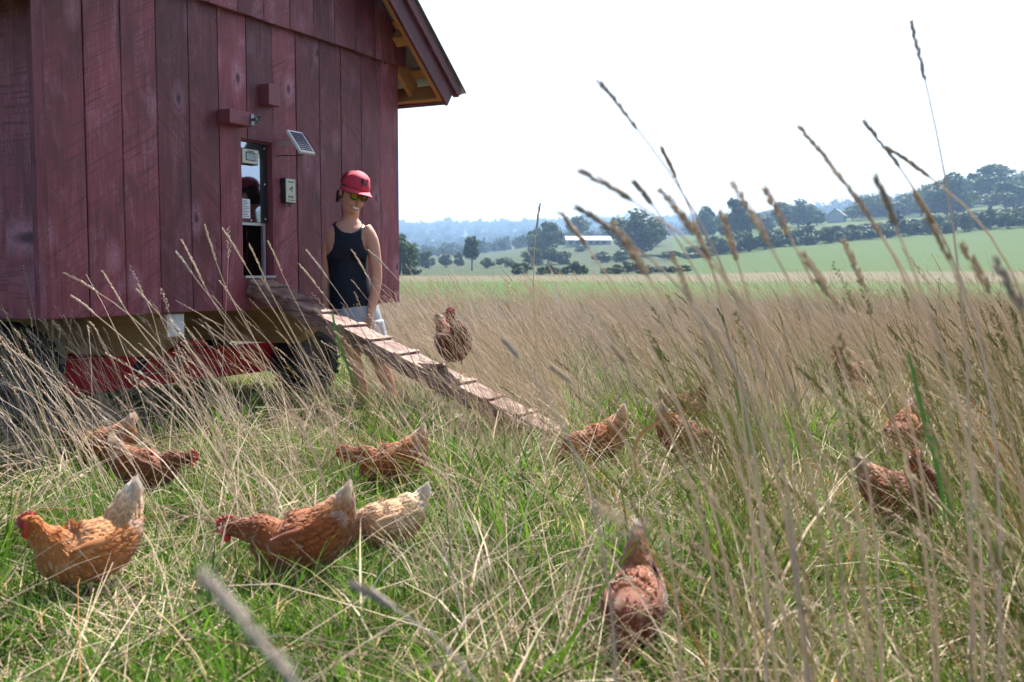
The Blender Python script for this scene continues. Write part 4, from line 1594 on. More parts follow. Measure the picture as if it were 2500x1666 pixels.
def tank_test(cov):
    x, y, dep = img(cov)
    hem = 758 - .14 * (x - 820) * .8
    front = dep < WD
    inneck = ((x - 862) / 36.0) ** 2 + ((y - 528) / np.where(front, 42.0, 24.0)) ** 2 < 1
    arm_l = ((x - 804) / 24.0) ** 2 + ((y - 578) / 46.0) ** 2 < 1
    arm_r = ((x - 920) / 28.0) ** 2 + ((y - 575) / 52.0) ** 2 < 1
    # keep clear of the hanging arms: torso ellipse only
    tcx = np.interp(y, [548, 600, 640, 680, 720, 760], [861, 857, 858, 862, 869, 878])
    tw_ = np.interp(y, [548, 584, 610, 640, 676, 712, 760], [56, 57.5, 55, 52, 51, 57, 63])
    ins = np.abs(x - tcx) < tw_
    return (y > 541) & (y < hem) & ins & ~inneck & ~arm_l & ~arm_r


tank = shell('tank_top', tank_test, .009, M_TANK)


def shorts_test(cov):
    x, y, dep = img(cov)
    tcx = np.interp(y, [735, 780, 840], [873, 882, 892])
    hand = np.abs(x - tcx) < np.interp(y, [735, 780, 840], [63, 66, 70])
    return (y > 738) & (y < 838) & hand & (cov[:, 2] > .46)


shorts = shell('shorts', shorts_test, lambda c: .008 + .012 * np.clip((.75 - c[:, 2]) / .25, 0, 1), M_SHORTS)
bpy.data.objects.remove(tmp_body)

# cap
cb = MB()
crown_r = [(.044, .089, .112, .000), (.065, .088, .111, .002), (.092, .080, .102, .004), (.115, .062, .080, .006), (.130, .034, .046, .008), (.134, .008, .010, .008)]
CR = catmull(crown_r, 3)
N_ = 28
rings_c = [[H_(q[1] * math.cos(2 * math.pi * k / N_), q[3] + q[2] * math.sin(2 * math.pi * k / N_) * (1.0 if math.sin(2 * math.pi * k / N_) > 0 else 1.03), q[0] + (.012 if math.sin(2 * math.pi * k / N_) < -.3 and q[0] > .1 else 0)) for k in range(N_)] for q in CR]
cb.loft(rings_c, False)
cap = empty('cap')
cap.parent = person
cr = cb.build('crown', M_CAP, cap, smooth=True)
sd_ = cr.modifiers.new('t', 'SOLIDIFY')
sd_.thickness = .004
# darker mesh back panels: patch just outside the crown on the back half
mbk = MB()
for k0, k1 in ((0, 14),):
    v, fs = [], []
    for i, q in enumerate(CR):
        for k in range(k0, k1 + 1):
            a = 2 * math.pi * k / N_
            v.append(H_((q[1] + .003) * math.cos(a), q[3] + (q[2] + .003) * math.sin(a), q[0] + .0015))
    m_ = k1 - k0 + 1
    for i in range(len(CR) - 1):
        for k in range(m_ - 1):
            fs.append((i * m_ + k, i * m_ + k + 1, (i + 1) * m_ + k + 1, (i + 1) * m_ + k))
    mbk.add(v, fs)
mbk.build('mesh_panel', M_CAPD, cap, smooth=True)
v, fs = [], []
for j in range(7):
    u_ = j / 6
    for k in range(13):
        a = math.pi + math.pi * (k / 12)
        e = .082 * u_ * math.sin(math.pi * k / 12) ** .7
        x = .090 * math.cos(a) * (1 + .02 * u_)
        y = .113 * math.sin(a) - e
        z = .044 - .006 * u_ - .040 * (abs(math.cos(a)) ** 2) * (u_ * .55 + .10) - .004
        v.append(H_(x, y, z))
for j in range(6):
    for k in range(12):
        fs.append((j * 13 + k, j * 13 + k + 1, (j + 1) * 13 + k + 1, (j + 1) * 13 + k))
br = MB().add(v, fs).build('brim', M_CAP, cap, smooth=True)
s2 = br.modifiers.new('t', 'SOLIDIFY')
s2.thickness = .004
w = MB()
ellipsoid(w, H_(0, .008, .137), .008, .008, .005, HR, 8, 6)
w.build('cap_button', M_CAP, cap, smooth=True)


# emblem on the cap front: two dark animal figures above a bar
def cap_pt(x, z):
    q = [np.interp(z, CR[:, 0], CR[:, i]) for i in (1, 2, 3)]
    s = math.sqrt(max(0, 1 - (x / q[0]) ** 2))
    return H_(x, q[2] - (q[1] * 1.03) * s - .0045, z + (.012 if z > .1 else 0))


def decal(poly, name):
    v = [cap_pt(a, b) for a, b in poly]
    MB().add(v, [tuple(range(len(v)))]).build(name, M_LOGODARK, cr)


decal([(-.020, .086), (-.022, .100), (-.016, .105), (-.002, .104), (.002, .096), (-.001, .078), (-.005, .077), (-.006, .086), (-.010, .086), (-.012, .077), (-.016, .077), (-.017, .088)], 'emblem_figure')
decal([(.010, .078), (.012, .090), (.020, .103), (.027, .109), (.031, .105), (.028, .100), (.024, .090), (.026, .078), (.022, .077), (.019, .084), (.016, .084), (.014, .077)], 'emblem_figure')
decal([(-.024, .070), (-.024, .073), (.034, .073), (.034, .070)], 'emblem_bar')

# sunglasses
gl = empty('sunglasses')
gl.parent = person
for s in (-1, 1):
    c = [H_(s * .034 + .025 * math.cos(t_), -.103 + .012 * (abs(s * .034 + .025 * math.cos(t_)) / .06) ** 2, -.001 + .019 * math.sin(t_)) for t_ in np.linspace(0, 2 * math.pi, 19)[:-1]]
    MB().add(c, [tuple(range(18))] if s < 0 else [tuple(range(18))]).build('lens', M_LENS, gl)
    MB().tube(c + [c[0]], [.0035] * 19, 6).build('lens_frame', M_DARK, gl)
    MB().tube([H_(s * .064, -.086, .008), H_(s * .078, -.03, .006), H_(s * .080, .02, .0)], [.003] * 3, 6).build('temple', M_DARK, gl)
MB().tube([H_(-.008, -.101, .008), H_(0, -.104, .010), H_(.008, -.101, .008)], [.003] * 3, 6).build('bridge', M_DARK, gl)
# smile
v = [H_(x, -.0985 + .22 * abs(x) ** 1.5 * 1.3, -.0655 + 5.5 * x * x + z) for z in (-.006, .004) for x in np.linspace(-.026, .026, 9)]
for nm, m_, g_, o_ in (('lips', M_LIP, 1.9, .0), ('teeth', M_TEETH, 1.0, -.0015)):
    v, fs = [], []
    for j, z in enumerate((-.0065, .0045)):
        for x in np.linspace(-.027, .027, 9):
            xx = x * (1.30 if nm == 'lips' else 1.14)
            k = 1 - (x / .029) ** 2
            v.append(H_(xx, -.0995 + 18 * x * x + o_, -.0700 + 9.0 * x * x + z * g_ * 1.25 * max(k, .1)))
    fs = [(k, k + 1, 10 + k, 9 + k) for k in range(8)]
    MB().add(v, fs).build(nm, m_, person, smooth=True)
# hair: below the cap at the sides and a ponytail behind
hb = MB()
hb.loft([[H_(q[1] * math.cos(t_), q[3] + q[2] * math.sin(t_), q[0]) for t_ in np.linspace(-.25, math.pi + .25, 16)] for q in ((-.075, .050, .070, .012), (-.04, .072, .094, .008), (.0, .080, .103, .004), (.045, .084, .106, .004))], False)
hair = hb.build('hair', M_HAIR, person, smooth=True)
MB().tube([H_(-.01, .10, -.01), H_(-.03, .13, -.04), H_(-.03, .12, -.10)], [.022, .022, .010], 10).build('ponytail', M_HAIR, person, smooth=True)
for lg in legs:
    ak = L_(W(lg[-1][0], lg[-1][1], .015))
    MB().tube([(ak.x - .005, ak.y + .075, .010), (ak.x + .02, ak.y - .05, .010), (ak.x + .045, ak.y - .20, .010)], [(.040, .012), (.046, .012), (.034, .012)], 12, (1, 0, 0)).build('sandal', M_SHOE, person)

# ------------------------------------------------------------------ electric fence post
fp = on_ground(1361, 830)
post = empty('fence_post', (fp.x, fp.y, 0), 0, 'thin white plastic fence post standing in the dry grass', 'fence post')
hp_ = EYE + (666 - 690) / F * fp.y
MB().tube([(0, 0, -.05), (.02, 0, hp_ * .5), (-.03, 0, hp_)], [.012, .011, .008], 8).build('stake', M_WHITEPAINT, post)
for z_ in (.35, .55, .75):
    MB().tube([(-.005, 0, z_), (-.035, 0, z_ + .01), (-.035, 0, z_ + .03)], [.006] * 3, 6).build('clip', M_WHITEPAINT, post)


# ------------------------------------------------------------------ grass building blocks
def blades(rng, n, spread, L, w, tilt, curl, drift=0.0, seg=3, az=None, zoff=0.0):
    """flat tapering blades; returns verts, faces, tint"""
    r = spread * np.sqrt(rng.uniform(0, 1, n))
    a0 = rng.uniform(0, 2 * np.pi, n)
    base = np.stack([r * np.cos(a0), r * np.sin(a0), np.full(n, -.01 + zoff)], 1)
    ph = rng.uniform(0, 2 * np.pi, n) if az is None else rng.normal(az[0], az[1], n)
    Ls = rng.uniform(L[0], L[1], n)
    ws = rng.uniform(w[0], w[1], n)
    t0 = rng.uniform(tilt[0], tilt[1], n)
    cu = rng.uniform(curl[0], curl[1], n)
    fa = ph + np.pi / 2 + rng.normal(0, .5, n)
    sidev = np.stack([np.cos(fa), np.sin(fa), rng.normal(0, .15, n)], 1)
    pos = base.copy()
    rows = []
    tint = rng.uniform(0, 1, n)
    for k in range(seg + 1):
        u = k / seg
        wd = ws * (1 - u ** 2.2) * (.75 + .25 * min(1, u * 4)) + .0004
        rows.append((pos - sidev * wd[:, None] * .5, pos + sidev * wd[:, None] * .5))
        th = t0 + cu * (u + .5 / seg)
        stp = Ls / seg
        pos = pos + np.stack([np.sin(th) * np.cos(ph) * stp + drift * stp * (u + .2), np.sin(th) * np.sin(ph) * stp, np.cos(th) * stp], 1)
    m = 2 * (seg + 1)
    V = np.empty((n, m, 3))
    for k, (l, rr) in enumerate(rows):
        V[:, 2 * k] = l
        V[:, 2 * k + 1] = rr
    V = V.reshape(-1, 3)
    f1 = np.array([(2 * k, 2 * k + 1, 2 * k + 3, 2 * k + 2) for k in range(seg)])
    Fc = (np.arange(n)[:, None, None] * m + f1[None]).reshape(-1, 4)
    return V, Fc, np.repeat(tint, m)


def merge(parts):
    V, Fc, T, o = [], [], [], 0
    for v, f, t in parts:
        V.append(v)
        Fc += [tuple(int(i) + o for i in q) for q in f]
        T.append(t)
        o += len(v)
    return np.concatenate(V), Fc, np.concatenate(T)


def stalk_path(rng, h, lean, bend, droop, n=7):
    """stem from the ground up: leans towards -x"""
    pts = [Vector((0, 0, -.02))]
    d = lean
    az = rng.normal(math.pi, .35)
    for k in range(n):
        u = (k + 1) / n
        th = lean + bend * u + (droop * max(0, u - .8) * 5)
        pts.append(pts[-1] + Vector((math.sin(th) * math.cos(az), math.sin(th) * math.sin(az), math.cos(th))) * (h / n))
    return pts


def seed_head(rng, path, r0, dens, style):
    """spikelets along a short path; style 0 slim lumpy spike, 1 tight cylinder, 2 loose panicle"""
    V, Fc = [], []
    P = [Vector(p) for p in path]
    seglen = [(b - a).length for a, b in zip(P[:-1], P[1:])]
    tot = sum(seglen)
    for k in range(dens):
        u = (k + rng.uniform(-.4, .4)) / dens
        u = min(max(u, 0), .999)
        s = u * tot
        i = 0
        while i < len(seglen) - 1 and s > seglen[i]:
            s -= seglen[i]
            i += 1
        c = P[i].lerp(P[i + 1], min(1, s / seglen[i]))
        T = (P[i + 1] - P[i]).normalized()
        o = T.orthogonal().normalized()
        o.rotate(Matrix.Rotation(rng.uniform(0, 6.28), 3, T))
        env = math.sin(math.pi * (.08 + .90 * u)) ** .55
        if style == 0:
            env *= .65 + .35 * math.sin(u * 21 + path[0].x * 50)
            d = (T + o * .28).normalized()
            Ls, ws, off = rng.uniform(.009, .018), .0016, r0 * .45 * env
        elif style == 1:
            d = (T * .9 + o * .55).normalized()
            Ls, ws, off = rng.uniform(.0045, .0065), .0018, r0 * .5
        else:
            d = (T + o * .55).normalized()
            Ls, ws, off = rng.uniform(.008, .013), .0018, r0 * 1.1 * env * (1 - u * .4)
        b = c + o * off * .4
        mid = b + d * Ls * .45 + o * off * .6
        tip = b + d * Ls + o * off * .5
        s1 = d.orthogonal().normalized() * ws * (1 + r0 * 60)
        s2 = d.cross(s1)
        n0 = len(V)
        V += [b, mid + s1, mid - s1 * .5 + s2 * .87, mid - s1 * .5 - s2 * .87, tip]
        Fc += [(n0, n0 + 1, n0 + 2), (n0, n0 + 2, n0 + 3), (n0, n0 + 3, n0 + 1), (n0 + 4, n0 + 2, n0 + 1), (n0 + 4, n0 + 3, n0 + 2), (n0 + 4, n0 + 1, n0 + 3)]
    return np.array([tuple(p) for p in V]), Fc


def prism_stem(path, r0, r1):
    mb = MB()
    n = len(path)
    mb.tube(path, [r0 + (r1 - r0) * i / (n - 1) for i in range(n)], 3, None, False)
    return np.array(mb.v, float), mb.f


def stalk_tuft(seed, n, h, lean, bend, spread, head, leafy, rad=.0017, style=None, nseg=7, dens=22):
    rng = np.random.default_rng(seed)
    parts = []
    for k in range(n):
        hh = rng.uniform(*h)
        p = stalk_path(rng, hh, rng.uniform(*lean), rng.uniform(*bend), rng.uniform(-.05, .35), nseg)
        off = Vector((rng.normal() * spread, rng.normal() * spread, 0))
        p = [q + off for q in p]
        tint = rng.uniform(0, 1)
        v, f = prism_stem(p, rad * rng.uniform(.85, 1.2), rad * .55)
        parts.append((v, f, np.full(len(v), tint)))
        if rng.uniform() < head:
            st = rng.choice([0, 0, 1, 2]) if style is None else style
            hl = rng.uniform(.07, .13)
            a, b = p[-2], p[-1]
            dn = (b - a).normalized()
            sag = Vector((-.25, 0, -.15)) * rng.uniform(0, 1)
            hp2 = [b - dn * hl * .35, b + dn * hl * .15, b + (dn + sag * .35).normalized() * hl * .65]
            v, f = seed_head(rng, hp2, rng.uniform(.004, .0065), dens, st)
            parts.append((v, f, np.full(len(v), min(1, tint * .6 + .2))))
    if leafy:
        v, f, t = blades(rng, leafy, spread * 1.6, (.25, .6), (.004, .008), (.05, .55), (.2, 1.5), -.25, 4)
        parts.append((v, [tuple(q) for q in f], t))
    return merge(parts)


# sources
SRC_GREEN, SRC_LITTER, SRC_DRY, SRC_FIELD, SRC_MIX, SRC_LONG = [], [], [], [], [], []
for k in range(8):
    r_ = np.random.default_rng(200 + k)
    SRC_GREEN.append((np_mesh('green_tuft', *blades(r_, 70, .085, (.05, .17), (.0034, .0070), (.05, .7), (.2, 1.5), -.10, 3), M_GREEN), None))
for k in range(6):
    r_ = np.random.default_rng(300 + k)
    v1 = blades(r_, 34, .13, (.10, .36), (.0018, .0044), (1.15, 1.62), (-.25, .35), 0, 2, None, .02)
    v2 = blades(r_, 10, .12, (.10, .26), (.0018, .0032), (.5, 1.2), (.1, .8), -.1, 3)
    SRC_LITTER.append((np_mesh('straw_litter', *merge([v1, v2]), M_STRAW), None))
for k in range(10):
    SRC_DRY.append((np_mesh('dry_stalk_tuft', *stalk_tuft(400 + k, 6, (.62, 1.12), (.08, .42), (.15, .55), .045, .8, 3, .0015, None, 7, 24), M_STALK), None))
for k in range(8):
    SRC_FIELD.append((np_mesh('field_grass_tuft', *stalk_tuft(500 + k, 11, (.40, .98), (.02, .42), (.05, .55), .11, .6, 13, .0023, None, 5, 14), M_FIELDDRY), None))
for k in range(8):
    SRC_MIX.append((np_mesh('half_green_tuft', *stalk_tuft(600 + k, 5, (.55, 1.08), (.06, .34), (.1, .45), .045, .55, 7, .0015, None, 7, 24), M_STALKG), None))
for k in range(5):
    r_ = np.random.default_rng(700 + k)
    SRC_LONG.append((np_mesh('long_green_leaf', *blades(r_, 9, .05, (.24, .52), (.006, .012), (.05, .5), (.3, 1.4), -.15, 5), M_GREEN), None))


def vnoise(x, y, s, seed):
    r = np.random.default_rng(seed).uniform(0, 1, (64, 64))
    gx, gy = x / s + 100, y / s + 100
    ix, iy = np.floor(gx).astype(int), np.floor(gy).astype(int)
    fx, fy = gx - ix, gy - iy
    fx, fy = fx * fx * (3 - 2 * fx), fy * fy * (3 - 2 * fy)
    g = lambda i, j: r[i % 64, j % 64]
    return (g(ix, iy) * (1 - fx) + g(ix + 1, iy) * fx) * (1 - fy) + (g(ix, iy + 1) * (1 - fx) + g(ix + 1, iy + 1) * fx) * fy


def candidates(seed, n, y0, y1, wide=.62, pad=.55):
    """points spread evenly over the wedge of meadow in front of the camera, a little wider than the view"""
    rng = np.random.default_rng(seed)
    cum = lambda v: wide * v * v / 2 + pad * v
    n = int(n * (cum(y1) - cum(y0)) / (wide * (y1 * y1 - y0 * y0) / 2))
    c = rng.uniform(cum(y0), cum(y1), n)
    y = (-pad + np.sqrt(pad * pad + 2 * wide * c)) / wide
    x = rng.uniform(-1, 1, n) * (wide * y + pad)
    return x, y, rng


def coop_xy(x, y):
    qx, qy = x - PL.x, y - PL.y
    return qx * UV.x + qy * UV.y, qx * INN.x + qy * INN.y


def blocked_tall(x, y, pad=0.0):
    X, Y = coop_xy(x, y)
    bl = (X > -.25 - pad) & (X < 3.62 + pad) & (Y > -.10 - pad) & (Y < 2.9)
    bl |= (X > 1.46 - pad) & (X < 1.94 + pad) & (Y > -1.95 - pad) & (Y < 0)
    return bl


def hen_sight(x, y, keep):
    """fewer stalks right in front of each hen"""
    f = np.ones(len(x))
    for (hx, hy, px) in HENS:
        w = (.19 if hy < 7 else .34) / hy
        m = (y < hy + .12) & (y > hy * .45) & (np.abs(x / np.maximum(y, .01) - hx / hy) < w)
        f[m] = np.minimum(f[m], min(1, keep * 5) if px < 420 and hy > 3.6 else (keep if px < 1600 or hy > 7 else min(1, keep * 1.4)))
        m2 = ((x - hx) ** 2 + (y - hy) ** 2) < .13 ** 2
        f[m2] = 0
    return f


def finish(name, src, x, y, rng, acc, smin, smax, label, cat, yawr=.55, tiltr=.10, zs=(1, 1)):
    k = rng.uniform(0, 1, len(x)) < acc
    x, y = x[k], y[k]
    n = len(x)
    s = rng.uniform(smin, smax, n)
    rot = np.stack([rng.normal(0, tiltr, n), rng.normal(0, tiltr, n), rng.uniform(-yawr, yawr, n)], 1)
    scl = np.stack([s, s, s * rng.uniform(zs[0], zs[1], n)], 1)
    pts = np.stack([x, y, np.zeros(n)], 1)
    col = source_collection(name + '_kind', src)
    print(name, n)
    return scatter(name, pts, rot, scl, rng.integers(0, len(src), n), col, label, cat)


# 1 short green grass
x, y, rng = candidates(1, 26000, 1.5, 13.0)
X, Y = coop_xy(x, y)
clump = vnoise(x, y, .42, 11)
acc = .30 + .70 * np.clip((clump - .28) * 2.6, 0, 1)
acc *= np.interp(y, [1.5, 6, 9, 13], [1.0, 1.0, .7, .35])
acc[(X > .3) & (X < 3.2) & (Y > .3) & (Y < 2.4)] *= .25
acc[(X > 1.52) & (X < 1.88) & (Y > -2.2) & (Y < -1.85)] = 0
hs = np.ones(len(x))
for (hx, hy, px) in HENS:
    hs[((x - hx) ** 2 + (y - hy) ** 2) < .10 ** 2] = .25
finish('green_grass', SRC_GREEN, x, y, rng, acc * hs, .75, 1.35, 'short lush green grass covering the ground between the hens', 'grass', 3.14, .12)
x, y, rng = candidates(21, 7000, 1.6, 9.5)
clump = vnoise(x, y, .55, 12)
acc = np.clip((clump - .47) * 2.4, 0, 1) * .7 * np.where(1250 + F * x / y > 1550, 1.5, 1.0)
acc[blocked_tall(x, y)] = 0
finish('long_green_grass', SRC_LONG, x, y, rng, acc * hen_sight(x, y, .25), .6, 1.1, 'long broad green grass leaves in clumps between dry stalks', 'grass', 3.14, .1)
# 2 straw litter
x, y, rng = candidates(2, 9000, 1.5, 11.0)
clump = vnoise(x, y, .5, 13)
acc = .28 + .72 * np.clip((clump - .35) * 2.2, 0, 1)
X, Y = coop_xy(x, y)
acc[(X > 1.45) & (X < 1.95) & (Y > -2.2) & (Y < -1.6)] = 0
finish('straw_litter', SRC_LITTER, x, y, rng, acc * .45, .8, 1.3, 'fallen pale straw lying flattened over the green grass', 'straw', 3.14, .10)

SRC_SHORT = []
for k in range(8):
    SRC_SHORT.append((np_mesh('short_dry_stem', *stalk_tuft(900 + k, 12, (.14, .48), (.05, .75), (.1, .6), .06, .10, 2, .0011, None, 4, 8), M_STALK), None))
x, y, rng = candidates(23, 7500, 1.6, 8.5)
q = 1250 + F * x / y
acc = .16 + .75 * np.clip((vnoise(x, y, .5, 19) - .36) * 2.4, 0, 1)
acc[blocked_tall(x, y)] = 0
for (hx, hy, px) in HENS:
    acc[((x - hx) ** 2 + (y - hy) ** 2) < .12 ** 2] = 0
    acc[(np.abs(x / y - hx / hy) < .14 / hy) & (y < hy) & (y > hy - .8)] *= .15
finish('short_dry_stems', SRC_SHORT, x, y, rng, acc * .24, .7, 1.1, 'short fine dry stems standing up through the green grass', 'straw', 3.14, .08)
SRC_FALLEN = []
for k in range(6):
    SRC_FALLEN.append((np_mesh('fallen_stalk', *stalk_tuft(800 + k, 5, (.35, .80), (1.05, 1.45), (.02, .22), .10, .35, 0, .0019, 0, 5, 18), M_STRAW), None))
x, y, rng = candidates(22, 1500, 1.7, 7.5)
acc = np.where(vnoise(x, y, .6, 18) > .45, .45, .12)
X, Y = coop_xy(x, y)
acc[(X > 1.3) & (X < 2.1) & (Y > -2.6) & (Y < 0)] = 0
for (hx, hy, px) in HENS:
    acc[((x - hx) ** 2 + (y - hy) ** 2) < .35 ** 2] *= .3
o_ = finish('fallen_straw_stalks', SRC_FALLEN, x, y, rng, acc, .8, 1.1, 'long broken straw stalks lying across the short grass', 'straw', 3.14, .08)
o_.location.z = .07

# 3 tall dry stalks near the coop and on the right
x, y, rng = candidates(3, 16000, .9, 9.0)
q = 1250 + F * x / y
cl = vnoise(x, y, .35, 14)
cl2 = vnoise(x, y, .9, 15)
acc = np.zeros(len(x))
left = (q < 330) & (y > 3.7) & (y < 5.6)
acc[left] = .15
mid = (q >= 330) & (q < 1010) & (y > 3.9) & (y < 6.2)
acc[mid] = .030
cen = (q >= 1010) & (q < 1500) & (y > 5.6)
acc[cen] = .16
near_l = (q < 1450) & (y <= 3.9) & (y > 2.1)
acc[near_l] = np.where(cl2[near_l] > .60, .055, .014)
rt = (q >= 1450)
acc[rt] = np.interp(q[rt], [1450, 1600, 1800, 2100, 2700], [.03, .065, .13, .17, .22]) * np.interp(y[rt], [.9, 1.6, 2.5, 4, 9], [.5, .8, .8, .9, 1.0])
acc[rt & (y < 1.5)] *= .25
acc[(q > 1350) & (q < 1560) & (y < 3.2)] *= .5
acc *= .25 + 1.2 * np.clip((cl - .30) * 2.0, 0, 1)
acc[blocked_tall(x, y)] = 0
acc[(q < 1400) & (y < 2.1)] = 0
# keep sight of the woman and the door mostly free
acc[(q > 760) & (q < 960) & (y > 3.2) & (y < 4.6)] *= .5
acc *= hen_sight(x, y, .10)
k_mix = (rng.uniform(0, 1, len(x)) < np.where(q > 1500, .70, .10) * (y < 5.5))
finish('dry_grass_stalks', SRC_DRY, x[~k_mix], y[~k_mix], rng, acc[~k_mix], .78, 1.08, 'tall dry wind-leaning grass stalks with pale seed heads', 'grass', .55, .10, (.75, 1.0))
finish('half_green_stalks', SRC_MIX, x[k_mix], y[k_mix], rng, np.clip(acc[k_mix] * 1.1, 0, 1), .70, 1.0, 'tall half green grass stalks leaning over by the open meadow', 'grass')

rngf = np.random.default_rng(77)
fx_, fy_ = [], []
for k in range(46):
    w_ = coop_pt(1.70 - .17 - rngf.uniform(0, .35), -1.60 - rngf.uniform(0, 1.0), 0) if k < 24 else coop_pt(2.1 + rngf.uniform(0, 1.2), -.45 - rngf.uniform(0, .7), 0)
    fx_.append(w_.x)
    fy_.append(w_.y)
finish('ramp_foot_stalks', SRC_DRY, np.array(fx_), np.array(fy_), rngf, np.ones(46), .55, .9, 'dry stalks growing up around the ramp and the wheel behind it', 'grass')

# 4 dense dry meadow behind the ramp
x, y, rng = candidates(4, 13000, 5.6, 22.0, .60)
q = 1250 + F * x / y
X, Y = coop_xy(x, y)
cl = vnoise(x, y, .8, 16)
acc = np.interp(y, [5.6, 7.0, 8.5, 16, 22], [.16, .42, .72, .75, .3])
acc = np.where(q < 900, acc * (Y > 3.0), acc)
acc *= .30 + .95 * cl
acc[blocked_tall(x, y, .05)] = 0
acc[(q < 1500) & (y < 6.6)] *= .3
acc *= hen_sight(x, y, .06)
finish('dry_meadow_grass', SRC_FIELD, x, y, rng, acc, .62, .90, 'dense tan meadow grass stretching from the coop to the green field', 'grass', .6, .08, (.85, 1.0))
x, y, rng = candidates(5, 2600, 8.0, 21.0, .60)
q = 1250 + F * x / y
X, Y = coop_xy(x, y)
acc = np.where(q < 900, 0, .45)
acc[blocked_tall(x, y, .05)] = 0
finish('meadow_seed_stalks', SRC_DRY, x, y, rng, acc, .82, 1.08, 'taller seed stalks standing above the dense tan meadow', 'grass')

x, y, rng = candidates(6, 5200, 7.5, 13.0, .60)
q = 1250 + F * x / y
acc = np.where(q > 1000, .35, .0)
acc[blocked_tall(x, y, .05)] = 0
finish('meadow_green_undergrowth', SRC_LONG, x, y, rng, acc, .6, .9, 'green leaves growing up between the tan meadow stems', 'grass', 3.14, .1)

# ------------------------------------------------------------------ single tall stalks in front
def big_stalk(top, bot, d, root_dx, style=0, width=1.0, d2=None, mat=M_STALK, label=None, hs=70, root_dy=.12):
    """seed head between two photo pixels at depth d, stem curving down to the ground"""
    A = at_depth(top[0], top[1], d)
    B = at_depth(bot[0], bot[1], d2 or d)
    root = Vector((B.x + root_dx, B.y + root_dy, 0))
    e = empty('grass_stalk', root, 0, label or 'single tall dry grass stalk with seed head reaching above the meadow', 'grass stalk', 'single tall grass stalks')
    rng = np.random.default_rng(int(top[0] * 7 + top[1]))
    dn = (A - B).normalized()
    P0, P1, P2, P3 = Vector((0, 0, -.02)), Vector((-.10 * root_dx, -.2 * root_dy, .45 * B.z)), (B - root) - dn * .30 * max(B.z, .2), (B - root)
    pts = []
    for k in range(15):
        t = k / 14
        pts.append(P0 * (1 - t) ** 3 + P1 * 3 * t * (1 - t) ** 2 + P2 * 3 * t * t * (1 - t) + P3 * t ** 3)
    AA = A - root
    pts.append(pts[-1].lerp(AA, .9))
    n = len(pts)
    mb = MB()
    mb.tube(pts, [.0026 * width * (1 - .6 * i / n) for i in range(n)], 6)
    o = mb.build('stem', mat, e, smooth=True)
    a = o.data.attributes.new('tint', 'FLOAT', 'POINT')
    a.data.foreach_set('value', [rng.uniform(.2, .7)] * len(o.data.vertices))
    hl = (A - B).length
    sag = Vector((0, 0, -.02 * hl))
    path = [pts[-2], pts[-2].lerp(AA, .5) + Vector((0, 0, .03 * hl)), AA]
    v, f = seed_head(rng, path, (.0029 if style == 0 else .0021) * width, hs, style)
    me = np_mesh('seed_head', v, f, np.full(len(v), .45), mat)
    o = bpy.data.objects.new('seed_head', me)
    C.objects.link(o)
    o.parent = e
    return e


BS = [
    ((2226, 58), (2260, 202), 1.75, .17, 0, 1.1), ((1467, 206), (1559, 319), 1.6, .34, 0, 1.0), ((1427, 423), (1548, 493), 1.25, .36, 0, 1.0),
    ((1955, 316), (2048, 428), 1.5, .30, 0, 1.0), ((2045, 425), (2150, 572), 1.35, .22, 0, 1.1), ((2112, 301), (2199, 414), 1.7, .26, 0, 1.2), ((2173, 367), (2274, 436), 1.7, .30, 0, 1.2),
    ((1618, 367), (1652, 438), 1.9, .20, 0, 1.0), ((1554, 452), (1596, 505), 1.5, .22, 0, 1.0), ((1615, 466), (1700, 575), 1.3, .26, 2, 1.0), ((1416, 512), (1500, 566), 1.4, .35, 0, 1.0),
    ((1375, 528), (1438, 610), 1.5, .30, 0, 1.0), ((1498, 552), (1583, 676), 1.2, .22, 2, 1.0), ((1790, 450), (1880, 600), 1.35, .20, 2, 1.0), ((1868, 462), (1930, 580), 1.4, .20, 2, 1.0),
    ((1760, 520), (1800, 640), 1.5, .18, 2, .9), ((2140, 440), (2190, 560), 1.2, .24, 0, 1.0), ((2240, 480), (2320, 640), 1.3, .20, 0, 1.1), ((1700, 560), (1740, 660), 1.4, .2, 0, 1.0),
    ((1318, 500), (1310, 560), 4.2, .05, 0, 1.3), ((2350, 600), (2420, 720), 1.3, .2, 2, 1.0), ((2430, 640), (2500, 760), 1.1, .2, 2, 1.0), ((2060, 590), (2110, 700), 1.6, .2, 2, 1.0),
    ((1960, 620), (2040, 740), 1.4, .22, 2, 1.0), ((1640, 620), (1690, 740), 1.2, .2, 1, 1.0), ((1230, 830), (1270, 880), 1.4, .16, 1, 1.0), ((1345, 895), (1395, 935), 1.35, .18, 1, 1.0), ((1495, 845), (1530, 890), 1.4, .18, 1, 1.1),
    ((876, 1434), (968, 1490), .95, .16, 0, 1.0), ((492, 1400), (720, 1668), .52, .16, 1, 1.3),
    ((445, 590), (500, 700), 3.6, .45, 0, 1.2), ((500, 552), (528, 640), 3.8, .40, 0, 1.2), ((432, 618), (470, 670), 3.7, .5, 0, 1.2), ((160, 668), (240, 715), 3.6, .5, 0, 1.2), ((178, 725), (235, 770), 3.6, .5, 0, 1.2),
    ((545, 560), (600, 650), 4.0, .4, 0, 1.2), ((250, 664), (300, 745), 3.7, .42, 0, 1.2), ((750, 614), (800, 680), 4.2, .35, 0, 1.2), ((860, 612), (905, 690), 4.3, .33, 0, 1.2), ((900, 612), (950, 660), 4.4, .35, 0, 1.2), ((335, 710), (372, 750), 3.9, .45, 0, 1.2),
    ((730, 645), (790, 720), 4.2, .35, 0, 1.2), ((610, 600), (650, 690), 4.1, .35, 0, 1.2), ((655, 590), (690, 670), 4.2, .34, 0, 1.2),
]
